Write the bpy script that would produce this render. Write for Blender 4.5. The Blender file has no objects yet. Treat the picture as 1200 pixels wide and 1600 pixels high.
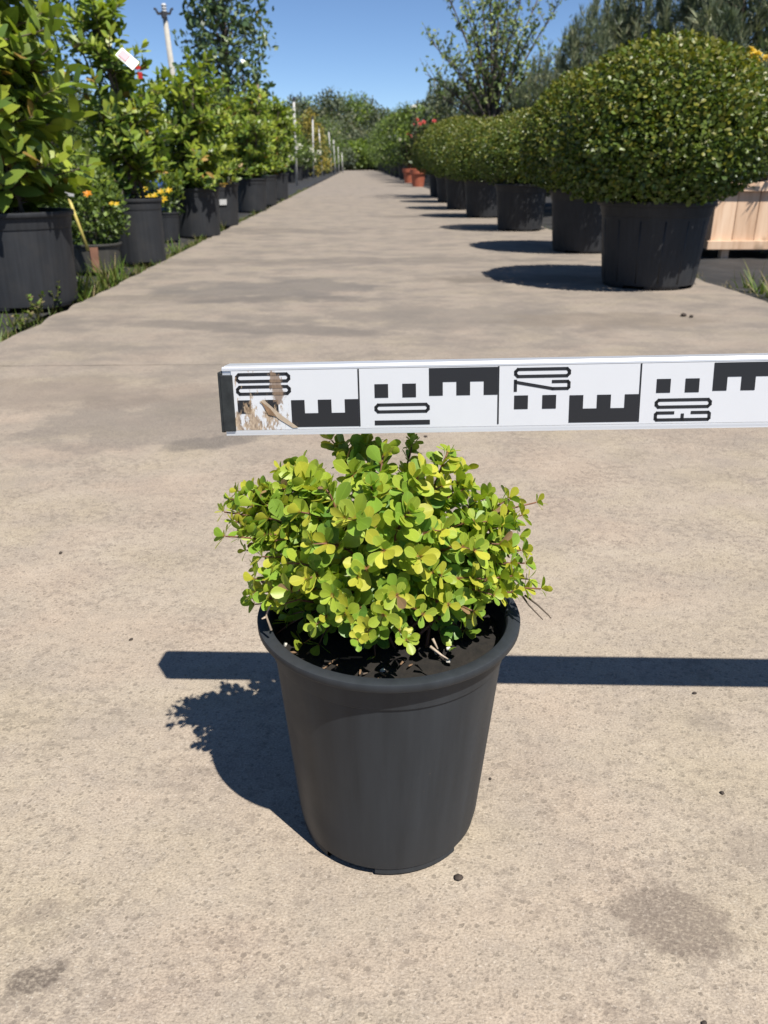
import bpy, math, random
import numpy as np
from mathutils import Vector, Matrix
from mathutils.bvhtree import BVHTree

random.seed(7)
rng = np.random.default_rng(7)
R = math.radians
scene = bpy.context.scene
col = scene.collection

# ------------------------------------------------------------------ camera
CAM_H = 0.55
F_PX = 1280.0                       # focal length in pixels of the 1200 x 1600 photograph
PITCH = math.atan(543 / F_PX)
YAW = math.atan(0.0316)
cd = bpy.data.cameras.new('camera')
cam = bpy.data.objects.new('camera', cd)
col.objects.link(cam)
cam.location = (0, 0, CAM_H)
cam.rotation_euler = (math.pi / 2 - PITCH, 0, -YAW)
cd.sensor_fit = 'VERTICAL'
cd.sensor_height = 36.0
cd.sensor_width = 27.0
cd.lens = 36.0 * F_PX / 1600.0
cd.clip_start = 0.02
cd.clip_end = 2000
cd.dof.use_dof = True
cd.dof.focus_distance = 0.66
cd.dof.aperture_fstop = 15.0
scene.camera = cam

# ------------------------------------------------------------------ sky, sun, exposure
SUN = Vector((0.335, -0.50, 1.0)).normalized()
sun_el = math.asin(SUN.z)
sun_az = math.atan2(SUN.x, SUN.y)           # clockwise from +Y
world = bpy.data.worlds.new('World')
scene.world = world
world.use_nodes = True
wn = world.node_tree
sky = wn.nodes.new('ShaderNodeTexSky')
sky.sky_type = 'NISHITA'
sky.sun_disc = False
sky.sun_elevation = sun_el
sky.sun_rotation = sun_az
sky.altitude = 0
sky.air_density = 0.6
sky.dust_density = 0.0
sky.ozone_density = 5.5
bg = wn.nodes['Background']
bg.inputs['Strength'].default_value = 0.078
wn.links.new(sky.outputs[0], bg.inputs['Color'])

sd = bpy.data.lights.new('sun', 'SUN')
sd.energy = 5.0
sd.angle = R(0.53)
sd.color = (1.0, 0.95, 0.87)
so = bpy.data.objects.new('sun', sd)
col.objects.link(so)
so.rotation_euler = SUN.to_track_quat('Z', 'Y').to_euler()

vs = scene.view_settings
scene.display_settings.display_device = 'sRGB'
vs.view_transform = 'Standard'
vs.look = 'None'
vs.exposure = 0.7
vs.gamma = 1.0
vs.use_curve_mapping = False
scene.cycles.max_bounces = 8
scene.cycles.transparent_max_bounces = 8
scene.cycles.sample_clamp_indirect = 8

# ------------------------------------------------------------------ pixel -> place helpers
_cm = cam.rotation_euler.to_matrix()


def ray(px, py):
    return _cm @ Vector(((px - 600) / F_PX, (800 - py) / F_PX, -1.0))


def ground(px, py, z=0.0):
    d = ray(px, py)
    t = (z - CAM_H) / d.z
    return Vector((d.x * t, d.y * t, z))


def at(px, py, Y):
    d = ray(px, py)
    t = Y / d.y
    return Vector((d.x * t, Y, CAM_H + d.z * t))


def along(px, py, depth):
    return Vector((0, 0, CAM_H)) + ray(px, py) * depth


def project(P):
    """world points (n,3) -> pixel x, y, depth"""
    P = np.asarray(P, float) - np.array([0, 0, CAM_H])
    Q = P @ np.array(_cm)
    d = -Q[:, 2]
    d = np.where(np.abs(d) < 1e-6, 1e-6, d)
    return 600 + F_PX * Q[:, 0] / d, 800 - F_PX * Q[:, 1] / d, d


# ------------------------------------------------------------------ material helpers
def lin(r, g, b):
    def f(c):
        c /= 255.0
        return c / 12.92 if c <= 0.04045 else ((c + 0.055) / 1.055) ** 2.4
    return (f(r), f(g), f(b), 1.0)


def new_mat(name):
    m = bpy.data.materials.new(name)
    m.use_nodes = True
    nt = m.node_tree
    b = nt.nodes['Principled BSDF']
    return m, nt, b


def N(nt, t, **kw):
    n = nt.nodes.new(t)
    for k, v in kw.items():
        setattr(n, k, v)
    return n


def noise(nt, vec, scale, detail=4, rough=0.55, w=None):
    n = N(nt, 'ShaderNodeTexNoise')
    n.inputs['Scale'].default_value = scale
    n.inputs['Detail'].default_value = detail
    n.inputs['Roughness'].default_value = rough
    if vec is not None:
        nt.links.new(vec, n.inputs['Vector'])
    return n.outputs['Fac']


def ramp(nt, fac, stops):
    n = N(nt, 'ShaderNodeValToRGB')
    e = n.color_ramp.elements
    while len(e) < len(stops):
        e.new(0.5)
    for i, (p, c) in enumerate(stops):
        e[i].position = p
        e[i].color = c if len(c) == 4 else (*c, 1)
    nt.links.new(fac, n.inputs['Fac'])
    return n.outputs['Color']


def rampv(nt, fac, a, b, va=0.0, vb=1.0):
    n = N(nt, 'ShaderNodeMapRange')
    n.interpolation_type = 'SMOOTHSTEP'
    n.inputs[1].default_value = a
    n.inputs[2].default_value = b
    n.inputs[3].default_value = va
    n.inputs[4].default_value = vb
    nt.links.new(fac, n.inputs[0])
    return n.outputs[0]


def mixc(nt, fac, a, b, mode='MIX'):
    n = N(nt, 'ShaderNodeMix', data_type='RGBA', blend_type=mode)
    for sock, v in ((n.inputs[0], fac), (n.inputs[6], a), (n.inputs[7], b)):
        if hasattr(v, 'is_linked'):
            nt.links.new(v, sock)
        else:
            sock.default_value = v
    return n.outputs[2]


def mathn(nt, op, a, b=0.0):
    n = N(nt, 'ShaderNodeMath', operation=op)
    for s, v in ((n.inputs[0], a), (n.inputs[1], b)):
        if hasattr(v, 'is_linked'):
            nt.links.new(v, s)
        else:
            s.default_value = v
    return n.outputs[0]


def bump(nt, bsdf, h, strength=0.3, dist=0.002):
    n = N(nt, 'ShaderNodeBump')
    n.inputs['Strength'].default_value = strength
    n.inputs['Distance'].default_value = dist
    nt.links.new(h, n.inputs['Height'])
    nt.links.new(n.outputs[0], bsdf.inputs['Normal'])


ALB = 0.70          # colour values below are written for a dimmer sun


def alb(c, k=None):
    return tuple(x * (k or ALB) for x in c[:3])


def leaf_mat(name, c, spread=0.25, transl=0.35, rough=0.45, tip=None, base=None, spec=0.4, warm=None, k=None):
    """leaf: principled front mixed with translucency; colour varies from leaf to leaf"""
    m, nt, b = new_mat(name)
    c = alb(c, k)
    tip = alb(tip, k) if tip else None
    base = alb(base, k) if base else None
    geo = N(nt, 'ShaderNodeNewGeometry')
    oi = N(nt, 'ShaderNodeObjectInfo')
    rnd = mathn(nt, 'FRACT', mathn(nt, 'ADD', geo.outputs['Random Per Island'], oi.outputs['Random']))
    lo = tuple(x * (1 - spread) for x in c)
    hi = tuple(x * (1 + spread) for x in c)
    if warm:
        cc = ramp(nt, rnd, [(0.0, lo), (0.55, c), (0.9, hi), (1.0, warm)])
    else:
        cc = ramp(nt, rnd, [(0.0, lo), (0.5, c), (1.0, hi)])
    if base or tip:
        uv = N(nt, 'ShaderNodeUVMap')
        sep = N(nt, 'ShaderNodeSeparateXYZ')
        nt.links.new(uv.outputs[0], sep.inputs[0])
        v = sep.outputs['Y']
        u = mathn(nt, 'ABSOLUTE', mathn(nt, 'SUBTRACT', sep.outputs['X'], 0.5))
        if base:
            cc = mixc(nt, rampv(nt, v, 0.02, 0.2, 1.0, 0.0), cc, (*base, 1))
        # pale midrib and a slightly different margin
        cc = mixc(nt, rampv(nt, u, 0.0, 0.06, 0.35, 0.0), cc, (*[min(1, x * 1.35) for x in c], 1))
        if tip:
            cc = mixc(nt, rampv(nt, u, 0.40, 0.5, 0.0, 0.7), cc, (*tip, 1))
    nt.links.new(cc, b.inputs['Base Color'])
    b.inputs['Roughness'].default_value = rough
    b.inputs['Specular IOR Level'].default_value = spec
    tr = N(nt, 'ShaderNodeBsdfTranslucent')
    tc = mixc(nt, 1.0, cc, (1.15, 1.25, 0.6, 1), 'MULTIPLY')
    nt.links.new(tc, tr.inputs['Color'])
    mx = N(nt, 'ShaderNodeMixShader')
    mx.inputs[0].default_value = transl
    nt.links.new(b.outputs[0], mx.inputs[1])
    nt.links.new(tr.outputs[0], mx.inputs[2])
    nt.links.new(mx.outputs[0], nt.nodes['Material Output'].inputs['Surface'])
    return m


def plain_mat(name, c, rough=0.6, spread=0.15, scale=30.0, metallic=0.0, spec=0.5, bmp=0.0, bdist=0.002, k=None):
    m, nt, b = new_mat(name)
    c = alb(c, k)
    tc = N(nt, 'ShaderNodeTexCoord')
    f = noise(nt, tc.outputs['Object'], scale, 5)
    lo = tuple(x * (1 - spread) for x in c)
    hi = tuple(x * (1 + spread) for x in c)
    nt.links.new(ramp(nt, f, [(0.3, lo), (0.7, hi)]), b.inputs['Base Color'])
    b.inputs['Roughness'].default_value = rough
    b.inputs['Metallic'].default_value = metallic
    b.inputs['Specular IOR Level'].default_value = spec
    if bmp:
        bump(nt, b, f, bmp, bdist)
    return m


def concrete_mat():
    m, nt, b = new_mat('concrete')
    geo = N(nt, 'ShaderNodeNewGeometry')
    P = geo.outputs['Position']
    mp = N(nt, 'ShaderNodeMapping')
    mp.inputs['Scale'].default_value = (1.0, 1.25, 1.0)
    nt.links.new(P, mp.inputs['Vector'])
    V = mp.outputs[0]
    big = noise(nt, V, 0.9, 6, 0.6)
    mid = noise(nt, V, 9.0, 6, 0.6)
    sm = noise(nt, V, 55.0, 4, 0.6)
    grain = noise(nt, V, 420.0, 3, 0.6)
    light = (0.59, 0.51, 0.415)
    warm = (0.515, 0.435, 0.345)
    grey = (0.40, 0.345, 0.29)
    c = ramp(nt, mid, [(0.30, grey), (0.52, warm), (0.70, light)])
    c2 = ramp(nt, sm, [(0.30, grey), (0.55, warm), (0.75, light)])
    c = mixc(nt, 0.45, c, c2)
    # grain of pale and dark sand
    g = ramp(nt, grain, [(0.28, (0.60, 0.58, 0.56)), (0.5, (1, 1, 1)), (0.75, (1.34, 1.33, 1.30))])
    c = mixc(nt, 0.9, c, g, 'MULTIPLY')
    # soft dark spots of several sizes, gathered in patches
    mp2 = N(nt, 'ShaderNodeMapping')
    mp2.inputs['Scale'].default_value = (0.9, 1.0, 1.0)
    mp2.inputs['Rotation'].default_value = (0, 0, 0.4)
    nt.links.new(P, mp2.inputs['Vector'])
    pm = noise(nt, V, 7.0, 4, 0.55)
    pmo = mathn(nt, 'MULTIPLY', mathn(nt, 'SUBTRACT', pm, 0.5), 0.40)
    vo = N(nt, 'ShaderNodeTexVoronoi')
    vo.inputs['Scale'].default_value = 205.0
    nt.links.new(mp2.outputs[0], vo.inputs['Vector'])
    sepc = N(nt, 'ShaderNodeSeparateColor')
    nt.links.new(vo.outputs['Color'], sepc.inputs[0])
    fz = noise(nt, P, 330.0, 3, 0.6)
    dist = mathn(nt, 'ADD', vo.outputs['Distance'], mathn(nt, 'MULTIPLY', mathn(nt, 'SUBTRACT', fz, 0.5), 0.9))
    rad = mathn(nt, 'ADD', mathn(nt, 'MULTIPLY', sepc.outputs[0], 0.50), mathn(nt, 'ADD', pmo, -0.02))
    pore = rampv(nt, mathn(nt, 'SUBTRACT', rad, dist), -0.10, 0.14, 0.0, 1.0)
    c = mixc(nt, mathn(nt, 'MULTIPLY', pore, mathn(nt, 'ADD', 0.15, mathn(nt, 'MULTIPLY', sepc.outputs[1], 0.55))), c, (0.21, 0.175, 0.14, 1))
    pn2 = noise(nt, mp2.outputs[0], 75.0, 6, 0.72)
    pore2 = rampv(nt, mathn(nt, 'ADD', pn2, pmo), 0.48, 0.68, 0.0, 1.0)
    c = mixc(nt, mathn(nt, 'MULTIPLY', pore2, 0.62), c, (0.27, 0.225, 0.185, 1))
    pl = noise(nt, mp2.outputs[0], 360.0, 2, 0.5)
    c = mixc(nt, rampv(nt, pl, 0.60, 0.70, 0.0, 0.45), c, (0.74, 0.67, 0.57, 1))
    hue = noise(nt, V, 4.0, 3, 0.5)
    c = mixc(nt, 0.55, c, ramp(nt, hue, [(0.35, (1.04, 0.98, 0.96)), (0.5, (1, 1, 1)), (0.65, (1.0, 1.0, 0.90))]), 'MULTIPLY')
    # broad weathered patches, stronger farther down the road; overall tone darkens there too
    mp3 = N(nt, 'ShaderNodeMapping')
    mp3.inputs['Scale'].default_value = (0.8, 1.0, 1.0)
    nt.links.new(P, mp3.inputs['Vector'])
    wz = noise(nt, mp3.outputs[0], 4.2, 12, 0.74)
    sep = N(nt, 'ShaderNodeSeparateXYZ')
    nt.links.new(P, sep.inputs[0])
    far = rampv(nt, sep.outputs['Y'], 0.9, 3.2, 0.0, 1.0)
    wfac = mathn(nt, 'MULTIPLY', rampv(nt, wz, 0.42, 0.64, 0.0, 0.85), far)
    c = mixc(nt, wfac, c, (0.215, 0.19, 0.168, 1))
    c = mixc(nt, mathn(nt, 'MULTIPLY', far, 0.45), c, (0.30, 0.262, 0.228, 1))
    c = mixc(nt, rampv(nt, big, 0.50, 0.68, 0.0, 0.25), c, (0.27, 0.235, 0.2, 1))

    def stain(px, py, rx, ry, rot, colr, s, nscale=14.0, ns=0.9):
        nonlocal c
        g0 = ground(px, py)
        mm = N(nt, 'ShaderNodeMapping')
        mm.vector_type = 'TEXTURE'
        mm.inputs['Location'].default_value = (g0.x, g0.y, 0)
        mm.inputs['Rotation'].default_value = (0, 0, rot)
        mm.inputs['Scale'].default_value = (rx, ry, 1)
        nt.links.new(P, mm.inputs['Vector'])
        ln = N(nt, 'ShaderNodeVectorMath', operation='LENGTH')
        nt.links.new(mm.outputs[0], ln.inputs[0])
        q = noise(nt, P, nscale, 5, 0.6)
        d = mathn(nt, 'ADD', ln.outputs['Value'], mathn(nt, 'MULTIPLY', mathn(nt, 'SUBTRACT', q, 0.5), ns * 2))
        f = rampv(nt, d, 0.60, 1.05, s, 0.0)
        f = mathn(nt, 'MULTIPLY', f, rampv(nt, pl, 0.35, 0.66, 1.15, 0.55))
        c = mixc(nt, f, c, (*colr, 1))
    stain(1052, 1440, 0.058, 0.040, -0.5, (0.235, 0.19, 0.155), 0.80, 30, 0.9)
    stain(1190, 1325, 0.04, 0.03, 0.2, (0.30, 0.25, 0.205), 0.45, 25, 0.6)
    stain(1105, 1130, 0.03, 0.02, 0.0, (0.27, 0.23, 0.19), 0.4, 40, 0.7)
    stain(50, 1532, 0.024, 0.014, 0.3, (0.17, 0.14, 0.115), 0.80, 60, 0.9)
    stain(60, 1425, 0.03, 0.012, 0.4, (0.27, 0.22, 0.18), 0.4, 45, 0.6)
    stain(235, 660, 0.34, 0.26, 0.2, (0.225, 0.198, 0.175), 0.62, 7, 1.2)
    stain(330, 690, 0.14, 0.05, 0.5, (0.175, 0.155, 0.14), 0.72, 11, 1.0)
    stain(60, 615, 0.5, 0.2, 0.0, (0.27, 0.22, 0.18), 0.5, 6, 1.0)
    stain(390, 512, 0.7, 0.10, -0.25, (0.20, 0.178, 0.16), 0.72, 5, 1.0)
    stain(700, 495, 0.6, 0.3, 0.0, (0.23, 0.205, 0.18), 0.55, 5, 1.2)
    stain(430, 452, 0.6, 0.4, 0.0, (0.185, 0.17, 0.158), 0.72, 4, 1.1)
    stain(810, 436, 0.55, 0.18, 0.0, (0.17, 0.145, 0.12), 0.65, 5, 0.8)
    stain(960, 500, 0.5, 0.2, 0.0, (0.25, 0.205, 0.16), 0.5, 6, 1.0)
    stain(700, 338, 1.0, 0.3, 0.0, (0.15, 0.13, 0.11), 0.6, 3, 0.8)
    stain(420, 361, 1.3, 0.35, 0.0, (0.19, 0.168, 0.15), 0.5, 2.0, 1.2)
    stain(540, 407, 1.4, 0.22, 0.05, (0.19, 0.168, 0.15), 0.5, 2.5, 1.2)
    stain(300, 466, 0.9, 0.12, -0.05, (0.19, 0.168, 0.15), 0.55, 4.0, 1.2)
    stain(640, 1030, 0.6, 0.5, 0.0, (0.50, 0.43, 0.335), 0.15, 6, 1.0)
    c = mixc(nt, 1.0, c, (0.615, 0.613, 0.612, 1), 'MULTIPLY')
    nt.links.new(c, b.inputs['Base Color'])
    b.inputs['Roughness'].default_value = 0.85
    b.inputs['Specular IOR Level'].default_value = 0.25
    h = mathn(nt, 'ADD', mathn(nt, 'MULTIPLY', sm, 1.0), mathn(nt, 'MULTIPLY', grain, 0.5))
    h = mathn(nt, 'SUBTRACT', h, mathn(nt, 'MULTIPLY', pore, 0.25))
    bump(nt, b, h, 0.55, 0.0025)
    return m


def pot_mat(name='black_plastic', c=(0.021, 0.0245, 0.029), rough=0.52, dust=(0.12, 0.10, 0.08), kk=1.12):
    m, nt, b = new_mat(name)
    c = alb(c, kk)
    dust = alb(dust, 0.6)
    tc = N(nt, 'ShaderNodeTexCoord')
    mp = N(nt, 'ShaderNodeMapping')
    mp.inputs['Scale'].default_value = (60, 60, 2.0)
    nt.links.new(tc.outputs['Object'], mp.inputs['Vector'])
    streak = noise(nt, mp.outputs[0], 1.0, 4, 0.6)
    blot = noise(nt, tc.outputs['Object'], 9.0, 5, 0.6)
    cc = ramp(nt, streak, [(0.3, tuple(x * 0.8 for x in c)), (0.7, tuple(x * 1.2 for x in c))])
    f = mathn(nt, 'MULTIPLY', rampv(nt, blot, 0.45, 0.75, 0.0, 1.0), 0.10)
    cc = mixc(nt, f, cc, (*dust, 1))
    sp = noise(nt, tc.outputs['Object'], 260.0, 1, 0.5)
    cc = mixc(nt, rampv(nt, sp, 0.80, 0.84, 0.0, 0.5), cc, (*dust, 1))
    nt.links.new(cc, b.inputs['Base Color'])
    nt.links.new(rampv(nt, blot, 0.3, 0.7, rough - 0.06, rough + 0.12), b.inputs['Roughness'])
    b.inputs['Specular IOR Level'].default_value = 0.28
    bump(nt, b, streak, 0.03, 0.001)
    return m


M = {}
M['concrete'] = concrete_mat()
M['pot'] = pot_mat()
M['big_pot'] = pot_mat('black_container_plastic', (0.026, 0.028, 0.032), 0.55, kk=0.85)
M['terracotta'] = pot_mat('terracotta_plastic', (0.42, 0.125, 0.07), 0.55, (0.5, 0.3, 0.2), kk=0.75)
M['grey_pot'] = pot_mat('dusty_grey_plastic', (0.07, 0.068, 0.062), 0.6, (0.25, 0.2, 0.15), kk=0.7)
M['ground'] = plain_mat('dry_soil', (0.115, 0.10, 0.07), 0.95, 0.35, 3.0, bmp=0.5, bdist=0.02)
M['joint'] = plain_mat('joint_dirt', (0.26, 0.22, 0.18), 0.95, 0.3, 40)
M['cloth'] = plain_mat('woven_ground_cloth', (0.030, 0.029, 0.029), 0.75, 0.45, 5.0, bmp=0.5, bdist=0.02)
M['soil'] = plain_mat('potting_soil', (0.013, 0.010, 0.0075), 0.95, 0.5, 120, bmp=0.8, bdist=0.004)
M['bark'] = plain_mat('bark', (0.13, 0.10, 0.075), 0.9, 0.3, 40, bmp=0.5, bdist=0.004)
M['crumb'] = plain_mat('dark_crumb', (0.06, 0.045, 0.035), 0.9, 0.3, 300)
M['grey_bark'] = plain_mat('grey_bark', (0.14, 0.115, 0.10), 0.9, 0.3, 30, bmp=0.5, bdist=0.004)
M['twig'] = plain_mat('red_brown_twig', (0.20, 0.085, 0.045), 0.7, 0.3, 200)
M['dry_twig'] = plain_mat('dry_twig', (0.50, 0.40, 0.30), 0.8, 0.2, 200)
M['chip'] = plain_mat('bark_chip', (0.26, 0.16, 0.09), 0.9, 0.4, 150)
M['perlite'] = plain_mat('white_perlite', (0.72, 0.69, 0.63), 0.8, 0.1, 200)

# barberry leaves, from young yellow tips to deep inner leaves
BARB = [
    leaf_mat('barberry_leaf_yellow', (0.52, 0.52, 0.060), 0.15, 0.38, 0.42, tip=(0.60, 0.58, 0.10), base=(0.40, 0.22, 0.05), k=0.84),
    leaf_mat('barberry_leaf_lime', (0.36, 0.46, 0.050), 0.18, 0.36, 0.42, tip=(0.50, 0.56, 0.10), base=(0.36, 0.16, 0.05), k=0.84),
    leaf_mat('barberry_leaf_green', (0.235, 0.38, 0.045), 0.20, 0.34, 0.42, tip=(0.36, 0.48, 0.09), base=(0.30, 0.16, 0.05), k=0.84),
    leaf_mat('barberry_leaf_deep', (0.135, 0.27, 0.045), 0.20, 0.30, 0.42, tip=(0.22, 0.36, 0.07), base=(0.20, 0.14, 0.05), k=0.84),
    leaf_mat('barberry_leaf_bronze', (0.30, 0.19, 0.10), 0.25, 0.25, 0.5, tip=(0.36, 0.28, 0.10), base=(0.25, 0.10, 0.05), k=0.84),
]
LAUREL = [
    leaf_mat('shrub_leaf_lime', (0.235, 0.285, 0.035), 0.25, 0.34, 0.40, tip=(0.30, 0.30, 0.06), base=(0.25, 0.22, 0.06), k=1.12),
    leaf_mat('shrub_leaf_green', (0.145, 0.205, 0.030), 0.25, 0.32, 0.38, tip=(0.2, 0.24, 0.05), base=(0.16, 0.18, 0.05), k=1.12),
    leaf_mat('shrub_leaf_deep', (0.075, 0.125, 0.026), 0.25, 0.28, 0.36, tip=(0.1, 0.15, 0.04), base=(0.10, 0.12, 0.04), k=1.12),
    leaf_mat('shrub_leaf_bronze', (0.27, 0.17, 0.045), 0.25, 0.28, 0.45, tip=(0.3, 0.2, 0.06), base=(0.2, 0.15, 0.05), k=1.12),
]
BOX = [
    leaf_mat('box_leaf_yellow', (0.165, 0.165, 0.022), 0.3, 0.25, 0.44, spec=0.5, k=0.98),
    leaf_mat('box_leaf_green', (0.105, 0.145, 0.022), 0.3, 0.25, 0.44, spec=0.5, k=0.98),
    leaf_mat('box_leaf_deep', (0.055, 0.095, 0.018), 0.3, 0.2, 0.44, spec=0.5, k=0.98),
]
DULL = [
    leaf_mat('tree_leaf_olive', (0.095, 0.105, 0.030), 0.3, 0.25, 0.55, k=1.05),
    leaf_mat('tree_leaf_green', (0.065, 0.095, 0.026), 0.3, 0.25, 0.55, k=1.05),
    leaf_mat('tree_leaf_dark', (0.040, 0.062, 0.024), 0.3, 0.2, 0.55, k=1.05),
]
HAZETREE = [  # distance haze put into the leaf colour: paler, greyer greens
    leaf_mat('tree_leaf_haze_olive', (0.115, 0.115, 0.062), 0.3, 0.25, 0.6, k=1.30),
    leaf_mat('tree_leaf_haze_green', (0.075, 0.090, 0.050), 0.3, 0.25, 0.6, k=1.30),
    leaf_mat('tree_leaf_haze_dark', (0.045, 0.060, 0.042), 0.3, 0.2, 0.6, k=1.30),
]
POPLAR = [
    leaf_mat('glossy_leaf_grey', (0.105, 0.135, 0.055), 0.35, 0.25, 0.3, spec=0.6, k=1.60),
    leaf_mat('glossy_leaf_dark', (0.050, 0.080, 0.032), 0.35, 0.25, 0.3, spec=0.6, k=1.60),
    leaf_mat('glossy_leaf_brown', (0.20, 0.14, 0.055), 0.35, 0.25, 0.4, k=1.60),
]
OPEN = [
    leaf_mat('open_tree_leaf_pale', (0.17, 0.20, 0.075), 0.3, 0.35, 0.5, k=1.60),
    leaf_mat('open_tree_leaf_green', (0.10, 0.14, 0.05), 0.3, 0.35, 0.5, k=1.60),
    leaf_mat('open_tree_leaf_dark', (0.065, 0.095, 0.04), 0.3, 0.3, 0.5, k=1.60),
]
PINE = [
    leaf_mat('pine_needle_grey', (0.075, 0.092, 0.050), 0.3, 0.15, 0.5, k=1.70),
    leaf_mat('pine_needle_dark', (0.042, 0.058, 0.034), 0.3, 0.12, 0.5, k=1.70),
    leaf_mat('pine_needle_pale', (0.14, 0.145, 0.085), 0.3, 0.15, 0.5, k=1.70),
]
GOLD = [
    leaf_mat('golden_conifer_leaf', (0.36, 0.24, 0.035), 0.3, 0.25, 0.55, k=1.30),
    leaf_mat('golden_conifer_deep', (0.22, 0.18, 0.035), 0.3, 0.25, 0.55, k=1.30),  # deeper gold leaf tone
    leaf_mat('golden_conifer_green', (0.12, 0.14, 0.03), 0.3, 0.25, 0.55, k=1.30),
]
BRIGHT = [
    leaf_mat('spring_leaf_lime', (0.20, 0.25, 0.030), 0.3, 0.3, 0.5, k=1.05),
    leaf_mat('spring_leaf_green', (0.125, 0.18, 0.028), 0.3, 0.3, 0.5, k=1.05),
    leaf_mat('spring_leaf_deep', (0.07, 0.11, 0.025), 0.3, 0.25, 0.5, k=1.05),
]
GRASS = [
    leaf_mat('grass_fresh', (0.15, 0.24, 0.035), 0.3, 0.3, 0.5),
    leaf_mat('grass_olive', (0.20, 0.21, 0.055), 0.3, 0.3, 0.6),
    leaf_mat('grass_dry', (0.36, 0.29, 0.15), 0.3, 0.3, 0.7),
]
PETAL_Y = [leaf_mat('yellow_petal', (0.80, 0.52, 0.02), 0.12, 0.3, 0.5)]
PETAL_O = [leaf_mat('orange_petal', (0.80, 0.30, 0.02), 0.15, 0.3, 0.5)]
PETAL_R = [leaf_mat('coral_petal', (0.70, 0.10, 0.09), 0.15, 0.3, 0.5)]
PETAL_W = [leaf_mat('white_petal', (0.82, 0.80, 0.70), 0.05, 0.3, 0.5)]
M['white_paint'] = plain_mat('white_enamel', (0.80, 0.81, 0.82), 0.30, 0.02, 20)
M['post_paint'] = plain_mat('weathered_white_paint', (0.62, 0.61, 0.58), 0.55, 0.1, 12)
M['black_print'] = plain_mat('black_print', (0.018, 0.018, 0.019), 0.40, 0.25, 60)
M['rubber'] = plain_mat('black_rubber', (0.022, 0.025, 0.025), 0.5, 0.5, 150, bmp=0.3, bdist=0.0005)
M['pole_grey'] = plain_mat('pole_concrete', (0.52, 0.49, 0.43), 0.8, 0.12, 6)
M['dark_metal'] = plain_mat('dark_fitting', (0.05, 0.05, 0.055), 0.5, 0.2, 20)
M['porcelain'] = plain_mat('white_insulator', (0.8, 0.8, 0.8), 0.25, 0.03, 20)
M['cane'] = plain_mat('yellow_cane', (0.70, 0.58, 0.16), 0.6, 0.15, 60)
M['tag'] = plain_mat('white_plastic_tag', (0.62, 0.62, 0.62), 0.35, 0.04, 40)
M['pink'] = plain_mat('pink_print', (0.50, 0.16, 0.22), 0.45, 0.1, 40)
M['tape'] = plain_mat('brown_sticker', (0.34, 0.17, 0.11), 0.6, 0.15, 30)
M['blue'] = plain_mat('blue_plastic', (0.06, 0.16, 0.50), 0.4, 0.1, 10)
M['red_tag'] = plain_mat('red_plastic_tag', (0.65, 0.04, 0.03), 0.4, 0.1, 40)


def alu_mat():
    m, nt, b = new_mat('brushed_aluminium')
    tc = N(nt, 'ShaderNodeTexCoord')
    mp = N(nt, 'ShaderNodeMapping')
    mp.inputs['Scale'].default_value = (4, 900, 900)
    nt.links.new(tc.outputs['Object'], mp.inputs['Vector'])
    f = noise(nt, mp.outputs[0], 1.0, 3)
    nt.links.new(ramp(nt, f, [(0.3, (0.62, 0.63, 0.65)), (0.7, (0.80, 0.81, 0.83))]), b.inputs['Base Color'])
    b.inputs['Metallic'].default_value = 0.6
    b.inputs['Roughness'].default_value = 0.38
    return m


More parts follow.
